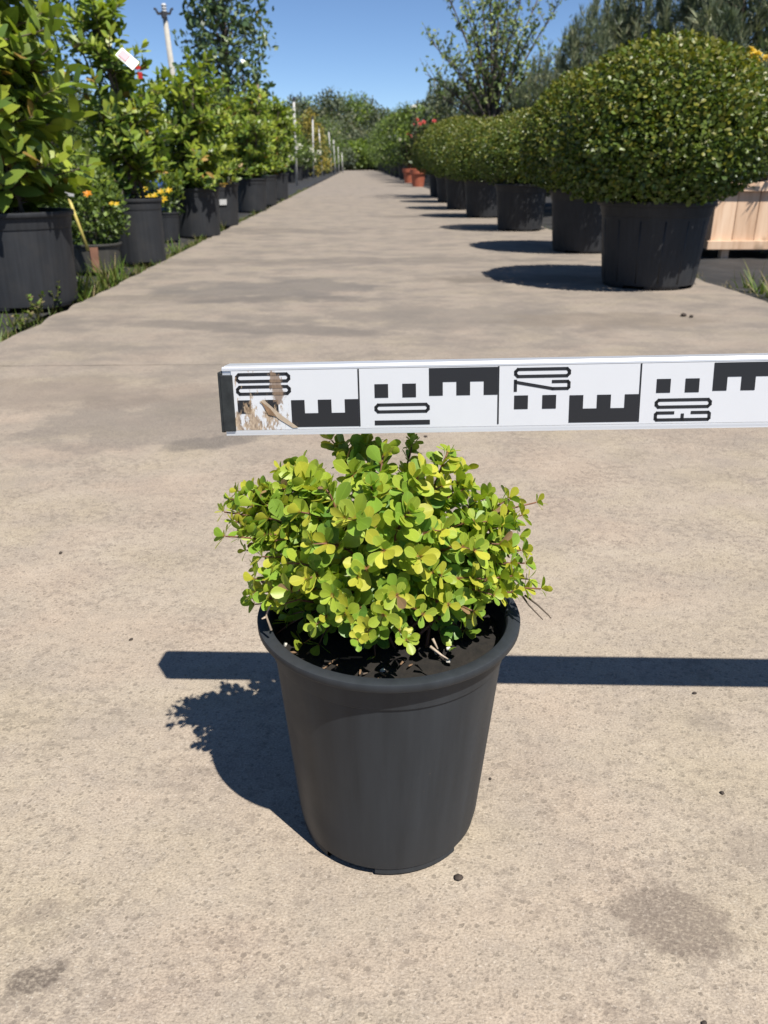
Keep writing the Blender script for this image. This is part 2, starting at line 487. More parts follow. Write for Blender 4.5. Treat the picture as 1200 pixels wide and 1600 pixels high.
def staff_paint(name, base, dirt=True):
    """paint of the staff face, with dried mud near its foot (u is metres from the foot)"""
    m, nt, b = new_mat(name)
    tc = N(nt, 'ShaderNodeTexCoord')
    P = tc.outputs['Object']
    sep = N(nt, 'ShaderNodeSeparateXYZ')
    nt.links.new(P, sep.inputs[0])
    mp = N(nt, 'ShaderNodeMapping')
    mp.inputs['Rotation'].default_value = (0, 0.75, 0)
    mp.inputs['Scale'].default_value = (1.0, 1.0, 0.35)
    nt.links.new(P, mp.inputs['Vector'])
    n1 = noise(nt, mp.outputs[0], 190.0, 7, 0.72)
    n2 = noise(nt, P, 60.0, 4, 0.6)
    lowz = rampv(nt, sep.outputs['Z'], 0.008, 0.036, 1.0, 0.25)
    near = rampv(nt, sep.outputs['X'], 0.028, 0.060, 1.0, 0.0)
    amt = mathn(nt, 'MULTIPLY', lowz, near)
    thr = mathn(nt, 'SUBTRACT', n1, mathn(nt, 'SUBTRACT', 0.62, mathn(nt, 'MULTIPLY', amt, 0.20)))
    f = mathn(nt, 'MULTIPLY', rampv(nt, thr, 0.0, 0.07), rampv(nt, amt, 0.05, 0.3, 0.0, 0.92))
    # a smear of mud over the foot numerals
    mm = N(nt, 'ShaderNodeMapping')
    mm.vector_type = 'TEXTURE'
    mm.inputs['Location'].default_value = (0.040, 0, 0.034)
    mm.inputs['Rotation'].default_value = (0, -0.25, 0)
    mm.inputs['Scale'].default_value = (0.0055, 1, 0.014)
    nt.links.new(P, mm.inputs['Vector'])
    ln = N(nt, 'ShaderNodeVectorMath', operation='LENGTH')
    nt.links.new(mm.outputs[0], ln.inputs[0])
    f2 = rampv(nt, mathn(nt, 'ADD', ln.outputs['Value'], mathn(nt, 'MULTIPLY', mathn(nt, 'SUBTRACT', n1, 0.5), 2.6)), 0.75, 0.95, 0.9, 0.0)
    n3 = noise(nt, mp.outputs[0], 420.0, 5, 0.7)
    mud = ramp(nt, n3, [(0.32, (0.10, 0.07, 0.045)), (0.48, (0.24, 0.17, 0.11)), (0.60, (0.38, 0.29, 0.20)), (0.75, (0.52, 0.44, 0.33))])
    mud2 = ramp(nt, n3, [(0.3, (0.12, 0.08, 0.055)), (0.7, (0.24, 0.17, 0.12))])
    c = mixc(nt, rampv(nt, n2, 0.3, 0.8, 0.0, 0.06), (*base, 1), (*[x * 0.7 for x in base], 1))
    c = mixc(nt, f, c, mud)
    c = mixc(nt, f2, c, mud2)
    nt.links.new(c, b.inputs['Base Color'])
    nt.links.new(rampv(nt, mathn(nt, 'MAXIMUM', f, f2), 0.0, 0.6, 0.32, 0.9), b.inputs['Roughness'])
    b.inputs['Specular IOR Level'].default_value = 0.4
    return m


def wood_mat():
    m, nt, b = new_mat('pale_pine_board')
    tc = N(nt, 'ShaderNodeTexCoord')
    oi = N(nt, 'ShaderNodeObjectInfo')
    mp = N(nt, 'ShaderNodeMapping')
    mp.inputs['Scale'].default_value = (26, 26, 2.2)
    nt.links.new(tc.outputs['Object'], mp.inputs['Vector'])
    f = noise(nt, mp.outputs[0], 1.0, 5, 0.6)
    c = ramp(nt, f, [(0.25, (0.42, 0.26, 0.16)), (0.5, (0.58, 0.40, 0.27)), (0.75, (0.66, 0.49, 0.35))])
    n2 = noise(nt, tc.outputs['Object'], 5.0, 3)
    c = mixc(nt, rampv(nt, n2, 0.60, 0.72, 0.0, 0.6), c, (0.20, 0.14, 0.09, 1))
    k = mathn(nt, 'ADD', 0.85, mathn(nt, 'MULTIPLY', oi.outputs['Random'], 0.3))
    comb = N(nt, 'ShaderNodeCombineColor')
    for i in range(3):
        nt.links.new(k, comb.inputs[i])
    c = mixc(nt, 1.0, c, comb.outputs[0], 'MULTIPLY')
    nt.links.new(c, b.inputs['Base Color'])
    b.inputs['Roughness'].default_value = 0.75
    bump(nt, b, f, 0.2, 0.002)
    return m


M['alu'] = alu_mat()
M['staff_white'] = staff_paint('staff_white_paint', (0.52, 0.535, 0.565))
M['staff_black'] = staff_paint('staff_black_paint', (0.016, 0.016, 0.018))
M['wood'] = wood_mat()


# ------------------------------------------------------------------ object helpers
def thing(name, label, cat, loc=(0, 0, 0), group=None, rotz=0.0):
    o = bpy.data.objects.new(name, None)
    o.empty_display_size = 0.05
    col.objects.link(o)
    o.location = loc
    o.rotation_euler = (0, 0, rotz)
    o['label'] = label
    o['category'] = cat
    if group:
        o['group'] = group
    return o


def link(name, me, parent=None, kind=None):
    o = bpy.data.objects.new(name, me)
    col.objects.link(o)
    o.parent = parent
    if kind:
        o['kind'] = kind
    return o


class MB:
    def __init__(self):
        self.v, self.f, self.m = [], [], []

    def add(self, verts, faces, mi=0):
        o = len(self.v)
        self.v += [tuple(p) for p in verts]
        self.f += [tuple(i + o for i in f) for f in faces]
        self.m += [mi] * len(faces)

    def box(self, c, s, rot=None, mi=0):
        c = Vector(c)
        vs_ = []
        for x in (-.5, .5):
            for y in (-.5, .5):
                for z in (-.5, .5):
                    p = Vector((x * s[0], y * s[1], z * s[2]))
                    if rot is not None:
                        p = rot @ p
                    vs_.append(c + p)
        self.add(vs_, [(0, 1, 3, 2), (4, 6, 7, 5), (0, 4, 5, 1), (2, 3, 7, 6), (0, 2, 6, 4), (1, 5, 7, 3)], mi)

    def tube(self, pts, radii, n=6, mi=0, cap=True):
        pts = [Vector(p) for p in pts]
        vs_, fs = [], []
        up = Vector((0.13, 0.31, 0.94))
        for i, p in enumerate(pts):
            d = pts[min(i + 1, len(pts) - 1)] - pts[max(i - 1, 0)]
            d = d.normalized() if d.length > 1e-9 else Vector((0, 0, 1))
            a = d.cross(up)
            if a.length < 1e-3:
                a = d.cross(Vector((1, 0, 0)))
            a.normalize()
            b_ = d.cross(a)
            r = radii[i] if hasattr(radii, '__len__') else radii
            for k in range(n):
                t = 2 * math.pi * k / n
                vs_.append(p + (a * math.cos(t) + b_ * math.sin(t)) * r)
        for i in range(len(pts) - 1):
            for k in range(n):
                k2 = (k + 1) % n
                fs.append((i * n + k, i * n + k2, (i + 1) * n + k2, (i + 1) * n + k))
        if cap:
            fs.append(tuple(range(n - 1, -1, -1)))
            fs.append(tuple((len(pts) - 1) * n + k for k in range(n)))
        self.add(vs_, fs, mi)

    def lathe(self, prof, n=48, mi=0, a0=0.0, a1=2 * math.pi, c=(0, 0)):
        closed = abs(a1 - a0 - 2 * math.pi) < 1e-6
        m_ = n if closed else n + 1
        vs_, fs = [], []
        for r, z in prof:
            for k in range(m_):
                t = a0 + (a1 - a0) * k / n
                vs_.append((c[0] + r * math.cos(t), c[1] + r * math.sin(t), z))
        for i in range(len(prof) - 1):
            for k in range(n):
                k2 = (k + 1) % m_
                fs.append((i * m_ + k, i * m_ + k2, (i + 1) * m_ + k2, (i + 1) * m_ + k))
        self.add(vs_, fs, mi)

    def build(self, name, mats, parent=None, smooth=False, kind=None, bevel=0.0):
        me = bpy.data.meshes.new(name)
        me.from_pydata(self.v, [], self.f)
        for m in (mats if isinstance(mats, (list, tuple)) else [mats]):
            me.materials.append(m)
        me.polygons.foreach_set('material_index', self.m)
        if smooth:
            me.polygons.foreach_set('use_smooth', [True] * len(self.f))
        me.update()
        o = link(name, me, parent, kind)
        if bevel:
            md = o.modifiers.new('bevel', 'BEVEL')
            md.width = bevel
            md.segments = 2
            md.limit_method = 'ANGLE'
        return o


# ------------------------------------------------------------------ leaves
def leaf_template(L=1.0, W=0.5, nu=2, nv=5, shape='ellipse', cup=0.15, curl=0.15, petiole=0.06, fold=0.0):
    """verts (x across, y along, z up), faces, uv; unit length along y from the origin"""
    V, UV, F = [], [], []
    for j in range(nv + 1):
        t = j / nv
        if shape == 'obovate':
            t = 1 - (1 - t) ** 1.35
            w = W * (math.sin(math.pi * min(1.0, t ** 1.75 * 0.975 + 0.012)) ** 0.62)
        elif shape == 'blade':
            w = W * (1 - t) ** 0.7
        else:
            w = W * (math.sin(math.pi * (0.02 + 0.96 * t ** 0.9)) ** 0.85)
        w = max(w, petiole * W)
        for i in range(nu + 1):
            s = -1 + 2 * i / nu
            x = s * w * 0.5
            z = cup * W * (s * s) * (w / W) - fold * abs(s) * w - curl * L * t * t
            V.append((x, t * L, z))
            UV.append((0.5 + 0.5 * s, t))
    for j in range(nv):
        for i in range(nu):
            a = j * (nu + 1) + i
            F.append((a, a + 1, a + nu + 2, a + nu + 1))
    return np.array(V), F, np.array(UV)


def mesh_from_template(name, T, mat, scale=1.0):
    V, F, UV = T
    me = bpy.data.meshes.new(name)
    me.from_pydata([tuple(v * scale) for v in V], [], F)
    uvl = me.uv_layers.new(name='UVMap')
    idx = np.array([i for f in F for i in f])
    uvl.data.foreach_set('uv', UV[idx].ravel())
    me.polygons.foreach_set('use_smooth', [True] * len(F))
    me.materials.append(mat)
    me.update()
    return me


def foliage_mesh(name, T, O, Rm, S, mi, mats):
    """one mesh holding many copies of template T"""
    V, F, UV = T
    n = len(O)
    P = np.einsum('nij,kj->nki', Rm, V) * np.asarray(S)[:, None, None] + np.asarray(O)[:, None, :]
    nv, nf = len(V), len(F)
    Fa = np.array(F)
    k = Fa.shape[1]
    FA = (Fa[None] + (np.arange(n) * nv)[:, None, None]).reshape(-1)
    me = bpy.data.meshes.new(name)
    me.vertices.add(n * nv)
    me.vertices.foreach_set('co', P.reshape(-1))
    me.loops.add(len(FA))
    me.loops.foreach_set('vertex_index', FA.astype(np.int32))
    me.polygons.add(n * nf)
    me.polygons.foreach_set('loop_start', np.arange(0, len(FA), k, dtype=np.int32))
    me.polygons.foreach_set('loop_total', np.full(n * nf, k, dtype=np.int32))
    uvl = me.uv_layers.new(name='UVMap')
    uvl.data.foreach_set('uv', np.tile(UV[Fa.reshape(-1)], (n, 1)).ravel())
    for m in mats:
        me.materials.append(m)
    me.polygons.foreach_set('material_index', np.repeat(np.asarray(mi, dtype=np.int32), nf))
    me.polygons.foreach_set('use_smooth', np.ones(n * nf, dtype=bool))
    me.update(calc_edges=True)
    return me


def frames(D, Nn):
    """rotation matrices with y = D (leaf direction) and z near Nn"""
    D = D / np.linalg.norm(D, axis=1, keepdims=True)
    X = np.cross(D, Nn)
    ln = np.linalg.norm(X, axis=1, keepdims=True)
    bad = ln[:, 0] < 1e-4
    X[bad] = np.cross(D[bad], np.array([0.3, 0.8, 0.52]))
    X = X / np.linalg.norm(X, axis=1, keepdims=True)
    Z = np.cross(X, D)
    return np.stack([X, D, Z], axis=2)


def unit(n, g=rng):
    v = g.normal(size=(n, 3))
    return v / np.linalg.norm(v, axis=1, keepdims=True)


def visible_rank(T, O, Rm, S, base):
    """how large each leaf shows from the camera: projected area x the share of it not hidden by the plant itself"""
    V, F, UV = T
    O = np.asarray(O); S = np.asarray(S)
    W = O + np.asarray(base)
    step = max(1, len(V) // 8)
    P = np.einsum('nij,kj->nki', Rm, V) * S[:, None, None] + W[:, None, :]
    allv = P.reshape(-1, 3)
    nv = len(V)
    faces = []
    for i in range(len(O)):
        faces += [tuple(a + i * nv for a in f) for f in F]
    bvh = BVHTree.FromPolygons(allv.tolist(), faces)
    C = Vector((0, 0, CAM_H))
    nf = len(F)
    score = np.zeros(len(O))
    cen = P.mean(axis=1)
    px, py, dd = project(cen)
    for i in range(len(O)):
        if dd[i] < 0.05 or not (-15 < px[i] < 1215 and -15 < py[i] < 1615):
            continue
        pts = P[i, ::step]
        hit = 0
        for q in pts:
            d = Vector(q) - C
            loc, nn, fi, dist = bvh.ray_cast(C, d.normalized(), d.length + 0.01)
            if fi is not None and fi // nf == i:
                hit += 1
            elif fi is not None and d.length - dist < 1e-4:
                hit += 1
        nrm = Vector(Rm[i][:, 2])
        v = (Vector(cen[i]) - C).normalized()
        score[i] = hit / len(pts) * (abs(nrm.dot(v)) + 0.15) * (S[i] / dd[i]) ** 2
    return score


def place_leaves(T, O, Rm, S, mi, mats, parent, base, n_parts, leaf_name='leaf', stuff_name='foliage'):
    """the leaves that show largest become parts of their own, the rest one stuff part"""
    O = np.asarray(O); S = np.asarray(S); mi = np.asarray(mi)
    sc = visible_rank(T, O, Rm, S, base)
    order = np.argsort(-sc)
    pick = [i for i in order[:n_parts] if sc[i] > 0]
    rest = np.setdiff1d(np.arange(len(O)), pick)
    meshes = [mesh_from_template(leaf_name, T, m) for m in mats]
    for i in pick:
        o = bpy.data.objects.new(leaf_name, meshes[mi[i]])
        col.objects.link(o)
        o.parent = parent
        M4 = Matrix(Rm[i].tolist()).to_4x4()
        o.matrix_local = Matrix.Translation(Vector(O[i])) @ M4 @ Matrix.Diagonal((S[i], S[i], S[i], 1))
    me = foliage_mesh(stuff_name, T, O[rest], Rm[rest], S[rest], mi[rest], mats)
    return link(stuff_name, me, parent, 'stuff')


def bez(a, b, c, t):
    return a * (1 - t) ** 2 + b * 2 * t * (1 - t) + c * t * t


# ------------------------------------------------------------------ ground, road, ground cloth
mb = MB()
mb.add([(-900, -60, -0.05), (900, -60, -0.05), (900, 1500, -0.05), (-900, 1500, -0.05)], [(0, 1, 2, 3)])
g = mb.build('ground', M['ground'])
g['kind'] = 'structure'

ROAD_L, ROAD_R = -1.20, 1.78
mb = MB()
mb.box(((ROAD_L + ROAD_R) / 2, 45, -0.075), (ROAD_R - ROAD_L - 0.04, 100, 0.11))
road = mb.build('road', M['joint'])
road['kind'] = 'structure'
rr = random.Random(3)
ys = [-3.2, -0.35, 2.44, 5.25]
while ys[-1] < 92:
    ys.append(ys[-1] + 2.78)
for k in range(len(ys) - 1):
    y0, y1 = ys[k] + 0.004, ys[k + 1] - 0.004
    if y0 > 95:
        break
    mb = MB()
    # slab outline with slightly ragged edges, top at z = 0
    nx, ny = 40, 36
    top = []
    for i in range(nx + 1):
        top.append((ROAD_L + (ROAD_R - ROAD_L) * i / nx, y0 + rr.gauss(0, 0.0016)))
    for i in range(1, ny):
        top.append((ROAD_R + rr.gauss(0, 0.006), y0 + (y1 - y0) * i / ny))
    for i in range(nx + 1):
        top.append((ROAD_R - (ROAD_R - ROAD_L) * i / nx, y1 + rr.gauss(0, 0.0016)))
    for i in range(1, ny):
        top.append((ROAD_L + rr.gauss(0, 0.008), y1 - (y1 - y0) * i / ny))
    dz = rr.uniform(-0.0012, 0.0) if k > 1 else 0
    n = len(top)
    vv = [(x, y, dz) for x, y in top] + [(x, y, -0.03) for x, y in top]
    ff = [tuple(range(n))] + [(i, i + n, (i + 1) % n + n, (i + 1) % n) for i in range(n)]
    mb.add(vv, ff)
    mb.build('slab', M['concrete'], road)

for sgn, x0, x1 in ((-1, -3.6, ROAD_L - 0.10), (1, ROAD_R + 0.03, 5.5)):
    mb = MB()
    nx, ny = 30, 160
    vv, ff = [], []
    for j in range(ny + 1):
        for i in range(nx + 1):
            y = -1 + (j / ny) ** 1.6 * 70
            x = x0 + (x1 - x0) * i / nx
            z = -0.022 + 0.010 * math.sin(x * 9 + math.sin(y * 5)) * math.sin(y * 6.5 + x * 3) + rr.gauss(0, 0.002)
            vv.append((x, y, z))
    for j in range(ny):
        for i in range(nx):
            a = j * (nx + 1) + i
            ff.append((a, a + 1, a + nx + 2, a + nx + 1))
    mb.add(vv, ff)
    o = mb.build('ground_cloth', M['cloth'], smooth=True)
    o['kind'] = 'structure'


# ------------------------------------------------------------------ pots
def pot_parts(parent, rt, rb, h, mat, n=48, wall=0.006, soil_drop=0.12, rim_h=0.06, collar=True, feet=4, phase=0.3, body_f=0.935, cf=0.83):
    """nursery container: tapering body with a stepped collar and ring of feet, rolled rim, soil"""
    lip = rim_h * h
    fz = 0.030 * h
    cz = h * cf
    rr_ = lambda z: rb + (rt * body_f - rb) * (z / h)
    prof = [(rb * 0.05, fz + 0.001), (rb * 0.94, fz), (rr_(fz) - 0.001, fz + 0.012 * h)]
    for z in (0.1, 0.3, 0.5, 0.7):
        prof.append((rr_(z * h), z * h))
    if collar:
        prof += [(rr_(cz - 0.006 * h), cz - 0.006 * h), (rr_(cz) + 0.012 * rt, cz), (rr_(cz) + 0.016 * rt, cz + 0.012 * h)]
        prof += [(rr_(h) + 0.020 * rt, h - lip - 0.002)]
    else:
        prof += [(rr_(h - lip), h - lip - 0.002)]
    inner = [(rr_(h) - wall, h - lip - 0.001), (rr_(h * 0.72) - wall, h * 0.72)]
    mb = MB()
    mb.lathe(prof, n)
    if feet:
        for k in range(feet):
            a = phase + 2 * math.pi * k / feet
            w = 2 * math.pi / feet * 0.62
            mb.lathe([(rb * 0.86, 0.0), (rb * 0.955, 0.0), (rb * 0.985, fz * 0.5), (rr_(fz) - 0.002, fz + 0.010 * h)], 10, a0=a, a1=a + w)
            mb.lathe([(rb * 0.86, fz), (rb * 0.86, 0.0)], 10, a0=a, a1=a + w)
    body = mb.build('pot', mat, parent, smooth=True)
    mb = MB()
    rp = [(rr_(h), h - lip - 0.0002), (rt * 0.990, h - lip - 0.0006), (rt * 0.998, h - lip + 0.12 * lip), (rt, h - 0.25 * lip),
          (rt * 0.996, h - 0.06 * lip), (rt * 0.985, h), (rt * (body_f + 0.008), h), (rt * body_f, h - 0.1 * lip)] + inner
    mb.lathe(rp, n)
    rim = mb.build('rim', mat, body, smooth=True)
    for o in (body, rim):
        md = o.modifiers.new('edges', 'EDGE_SPLIT')
        md.split_angle = R(38)
    # soil
    mb = MB()
    zs = h * (1 - soil_drop)
    rs = rr_(zs) - wall * 0.5 + rt * 0.02
    nr, na = 10, 36
    vv, ff = [(0, 0, zs)], []
    for i in range(1, nr + 1):
        for k in range(na):
            t = 2 * math.pi * k / na
            r_ = rs * i / nr
            vv.append((r_ * math.cos(t), r_ * math.sin(t), zs + random.gauss(0, 0.010 * rt * 2) * (i < nr)))
    for k in range(na):
        ff.append((0, 1 + k, 1 + (k + 1) % na))
    for i in range(nr - 1):
        for k in range(na):
            a, b_ = 1 + i * na + k, 1 + i * na + (k + 1) % na
            ff.append((a, a + na, b_ + na, b_))
    mb.add(vv, ff)
    mb.build('soil', M['soil'], parent, smooth=True)
    return body


def copy_tree(o, parent=None):
    c = o.copy()
    col.objects.link(c)
    c.parent = parent
    for ch in list(o.children):
        copy_tree(ch, c)
    return c


# ------------------------------------------------------------------ the potted barberry
ST_LOW = along(348, 628, 0.596 * 1.09).z - 0.0272
POT = Vector((0.0225, 0.590, 0.0))
PH = 0.212
barb = thing('potted_barberry', 'small lime green barberry in a round black pot standing on the concrete road', 'potted plant', POT)
pot_parts(barb, 0.1075, 0.0785, PH, M['pot'], n=96, wall=0.0025, soil_drop=0.10, rim_h=0.030, feet=4, phase=-1.75, body_f=0.905, cf=0.862)

brs = random.Random(21)
root = Vector((0, 0.005, 0.190))
tips = []          # (tip, vigour) in pot coordinates


def sprig(px, py, Yoff, vig=1.0, bare=False, lift=0.0):
    p = at(px, py, POT.y + Yoff) - POT
    p.z = min(p.z, ST_LOW - 0.008)
    tips.append((p, vig, bare, lift))


# sprigs that make the outline of the plant
for a in [(350, 800, 0.00, 1.0), (372, 768, 0.02, 0.8), (352, 838, -0.01, 0.9), (398, 905, -0.03, 1.0), (395, 935, -0.025, 0.9), (410, 870, -0.02, 1.0),
          (440, 735, 0.02, 1.0), (470, 728, 0.04, 1.1), (518, 688, 0.065, 1.0), (535, 700, 0.06, 1.0), (565, 692, 0.07, 1.0), (600, 700, 0.035, 1.1), (645, 690, 0.07, 0.9), (580, 705, 0.06, 1.0),
          (700, 705, 0.02, 1.1), (725, 735, 0.03, 1.0), (760, 775, 0.04, 1.0), (795, 780, 0.05, 1.0), (838, 785, 0.02, 0.7), (800, 820, 0.0, 1.0),
          (820, 880, -0.02, 1.0), (845, 920, -0.02, 0.9), (800, 900, -0.03, 1.0), (740, 955, -0.065, 1.1), (690, 900, -0.055, 1.1),
          (636, 1000, -0.085, 0.8), (575, 985, -0.08, 1.1), (540, 960, -0.078, 1.1), (495, 975, -0.07, 1.0), (620, 930, -0.07, 1.1),
          (600, 860, -0.06, 1.2), (540, 810, -0.045, 1.2), (640, 800, -0.04, 1.2), (490, 850, -0.045, 1.2), (690, 830, -0.04, 1.1),
          (450, 880, -0.04, 1.1), (740, 860, -0.04, 1.1), (580, 760, -0.015, 1.2), (660, 740, -0.01, 1.1), (510, 765, -0.01, 1.1),
          (420, 810, -0.01, 1.1), (470, 800, -0.02, 1.1), (760, 815, -0.01, 1.0), (430, 845, -0.02, 1.0), (780, 850, -0.02, 1.0),
          (378, 790, 0.005, 1.0), (365, 815, 0.0, 1.0), (398, 785, 0.01, 1.05), (392, 765, 0.02, 1.0), (425, 765, 0.01, 1.1), (450, 750, 0.02, 1.1), (440, 790, 0.0, 1.1), (360, 780, 0.01, 0.9), (380, 830, -0.005, 1.0), (415, 835, -0.015, 1.1), (790, 795, 0.02, 1.0), (815, 805, 0.01, 1.0), (735, 760, 0.02, 1.1), (690, 760, 0.0, 1.1), (480, 760, 0.01, 1.1),
          (405, 890, -0.01, 1.0), (400, 925, -0.015, 1.0), (425, 920, -0.03, 1.0), (385, 860, 0.0, 1.0), (395, 820, 0.0, 1.0), (815, 860, -0.01, 1.0), (825, 905, -0.01, 1.0), (800, 925, -0.03, 0.9), (810, 840, 0.01, 1.0), (440, 945, -0.04, 0.9), (455, 925, -0.045, 1.0), (410, 780, 0.01, 1.0), (770, 930, -0.05, 0.9), (520, 930, -0.065, 1.1), (600, 960, -0.08, 1.0), (560, 1000, -0.085, 0.9), (660, 960, -0.07, 1.0),
          (700, 945, -0.06, 0.9), (760, 905, -0.045, 1.0), (655, 870, -0.055, 1.1), (560, 900, -0.065, 1.1), (480, 905, -0.05, 1.0)]:
    sprig(*a)
for k in range(52):                        # the rest of the mound
    az = brs.uniform(0, 2 * math.pi)
    el = math.asin(brs.uniform(0.02, 1.0) ** 1.2)
    q = brs.uniform(0.70, 0.98)
    p = Vector((0.118 * math.cos(el) * math.cos(az), 0.03 + 0.085 * math.cos(el) * math.sin(az), 0.190 + 0.138 * math.sin(el))) * 1.0
    p = root + (p - root) * q
    tips.append((p, 1.0, False, 0.0))

T_BARB = leaf_template(1.0, 0.64, 4, 6, 'obovate', cup=0.07, curl=0.06, petiole=0.09)
LO, LD, LN, LS, LM = [], [], [], [], []
br_mb = MB()
for ti, (tip, vig, bare, lift) in enumerate(tips):
    dvec = tip - root
    hor = Vector((dvec.x, dvec.y, 0))
    ctrl = root + hor * 0.42 + Vector((0, 0, max(dvec.z * 0.85, 0.035) + 0.012))
    ctrl += Vector((brs.gauss(0, .010), brs.gauss(0, .010), brs.gauss(0, .006)))
    start = root + Vector((brs.gauss(0, .016), brs.gauss(0, .016), -0.006))
    L = dvec.length
    pts = [bez(start, ctrl, tip, t / 9) for t in range(10)]
    br_mb.tube(pts, [0.0018 - 0.0012 * (t / 9) for t in range(10)], 5)
    nn = max(4, int(L * 0.64 / 0.0118))
    for k in range(nn + 1):
        t = 0.34 + 0.66 * k / nn
        p = bez(start, ctrl, tip, t)
        d = (bez(start, ctrl, tip, min(1, t + .03)) - bez(start, ctrl, tip, t - .03)).normalized()
        out = Vector((p.x, p.y - 0.01, 0.0))
        out = out.normalized() if out.length > 0.004 else Vector((0, -0.3, 0))
        ax = (Vector((0, 0, 1)) * 0.75 + out * 0.50 + d * 0.30 + Vector((0.10, -0.28, 0)) + Vector((brs.gauss(0, .45), brs.gauss(0, .45), brs.gauss(0, .3))))
        if k == nn:
            ax = d * 1.0 + Vector((0, 0, 0.35))
        ax.normalize()
        e1 = ax.cross(Vector((0.2, 0.9, 0.4))).normalized()
        e2 = ax.cross(e1)
        nl = brs.choice((5, 5, 6, 6, 7))
        tipness = max(0.0, (t - 0.72) / 0.28)
        size = (0.0190 if brs.random() < 0.5 else 0.0150) * vig * (1 - 0.30 * tipness ** 1.5) * brs.uniform(0.85, 1.12)
        ph = brs.uniform(0, 6.28)
        rad = (p - Vector((0, 0.01, 0.20))).length
        for q in range(nl):
            pol = brs.uniform(0.85, 1.40) if q > 1 else brs.uniform(0.35, 0.8)
            a = ph + q * 2.39996 + brs.gauss(0, .2)
            dirv = ax * math.cos(pol) + (e1 * math.cos(a) + e2 * math.sin(a)) * math.sin(pol)
            nrm = ax * math.sin(pol) - (e1 * math.cos(a) + e2 * math.sin(a)) * math.cos(pol)
            nrm = nrm + Vector((brs.gauss(0, .13), brs.gauss(0, .13), brs.gauss(0, .13)))
            s = size * brs.uniform(0.62, 1.08)
            end = p + dirv * s
            rr_xy = math.hypot(end.x, end.y)
            if end.z < PH - 0.010 and rr_xy > 0.088 or end.z < 0.196:
                continue
            wx = end + POT
            qx, qy, qd = project([tuple(wx)])
            if wx.z > ST_LOW - 0.002 or (qy[0] < 690 and wx.y < 0.625):          # nothing grows into or in front of the staff
                continue
            LO.append(p + dirv * 0.0008); LD.append(dirv); LN.append(nrm); LS.append(s)
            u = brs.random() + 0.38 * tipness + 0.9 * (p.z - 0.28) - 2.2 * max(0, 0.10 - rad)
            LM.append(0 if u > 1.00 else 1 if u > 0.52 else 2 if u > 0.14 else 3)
            if brs.random() < 0.008:
                LM[-1] = 4
LO = np.array([tuple(v) for v in LO]); LD = np.array([tuple(v) for v in LD]); LN = np.array([tuple(v) for v in LN])
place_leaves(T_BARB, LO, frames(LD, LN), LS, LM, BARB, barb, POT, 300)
br_mb.build('branches', M['twig'], barb, smooth=True)

# dead twigs and bits lying on the soil
def twig_part(parent, pts, r, mat, name='dry_twig'):
    mb_ = MB()
    for path in pts:
        mb_.tube(path, [r * (1 - 0.5 * i / (len(path) - 1)) for i in range(len(path))], 5)
    mb_.build(name, mat, parent, smooth=True)


def pp(px, py, Yoff):
    return at(px, py, POT.y + Yoff) - POT


twig_part(barb, [[pp(424, 985, -0.045), pp(416, 962, -0.04), pp(420, 950, -0.04), pp(424, 945, -0.04)], [pp(416, 964, -0.04), pp(409, 967, -0.043)]], 0.0011, M['dry_twig'])
twig_part(barb, [[pp(812, 925, -0.02), pp(826, 945, -0.03), pp(848, 968, -0.045)], [pp(820, 930, -0.02), pp(840, 945, -0.03), pp(858, 962, -0.035), pp(861, 966, -0.037)]], 0.0009, M['bark'])
twig_part(barb, [[pp(672, 1010, -0.075), pp(690, 1024, -0.078), pp(700, 1030, -0.078)], [pp(676, 998, -0.07), pp(684, 1014, -0.075)]], 0.0012, M['dry_twig'])
for k in range(26):
    a = brs.uniform(math.pi * 1.05, math.pi * 1.95)
    r_ = brs.uniform(0.05, 0.093)
    p = Vector((r_ * math.cos(a), r_ * math.sin(a), PH * 0.90 + 0.002))
    mb = MB()
    rot = Matrix.Rotation(brs.uniform(0, 3), 3, 'Z') @ Matrix.Rotation(brs.uniform(-.5, .5), 3, 'X')
    l_ = brs.uniform(0.004, 0.011)
    if k % 6 == 0:
        mb.box(p + Vector((0, 0, 0.001)), (0.0035, 0.003, 0.003), rot)
        mb.build('perlite_grain', M['perlite'], barb, smooth=False, bevel=0.0008)
    else:
        pts = [p + rot @ Vector((x * l_, 0.0015 * math.sin(x * 5), 0.002)) for x in (-.5, 0, .5)]
        mb.tube(pts, [0.0006, 0.0009, 0.0005], 5)
        mb.build('bark_chip', M['chip'] if k % 3 else M['bark'], barb)

# ------------------------------------------------------------------ the levelling staff
SSC = 1.09
ST0 = along(348, 628, 0.596 * SSC)
ST1 = along(1229, 612.5, 0.5775 * SSC)
ux = (ST1 - ST0).normalized()
up = Vector((0, 0.12, 1))
up = (up - ux * up.dot(ux)).normalized()
uy = up.cross(ux)
SH, STK = 0.0498, 0.028
Ms = Matrix((ux, uy, up)).transposed().to_4x4()
staff = thing('levelling_staff', 'white aluminium levelling staff with black markings held level above the barberry', 'measuring staff')
staff.matrix_world = Matrix.Translation(ST0 - up * SH * SSC / 2) @ Ms @ Matrix.Scale(SSC, 4)
SL = 1.05
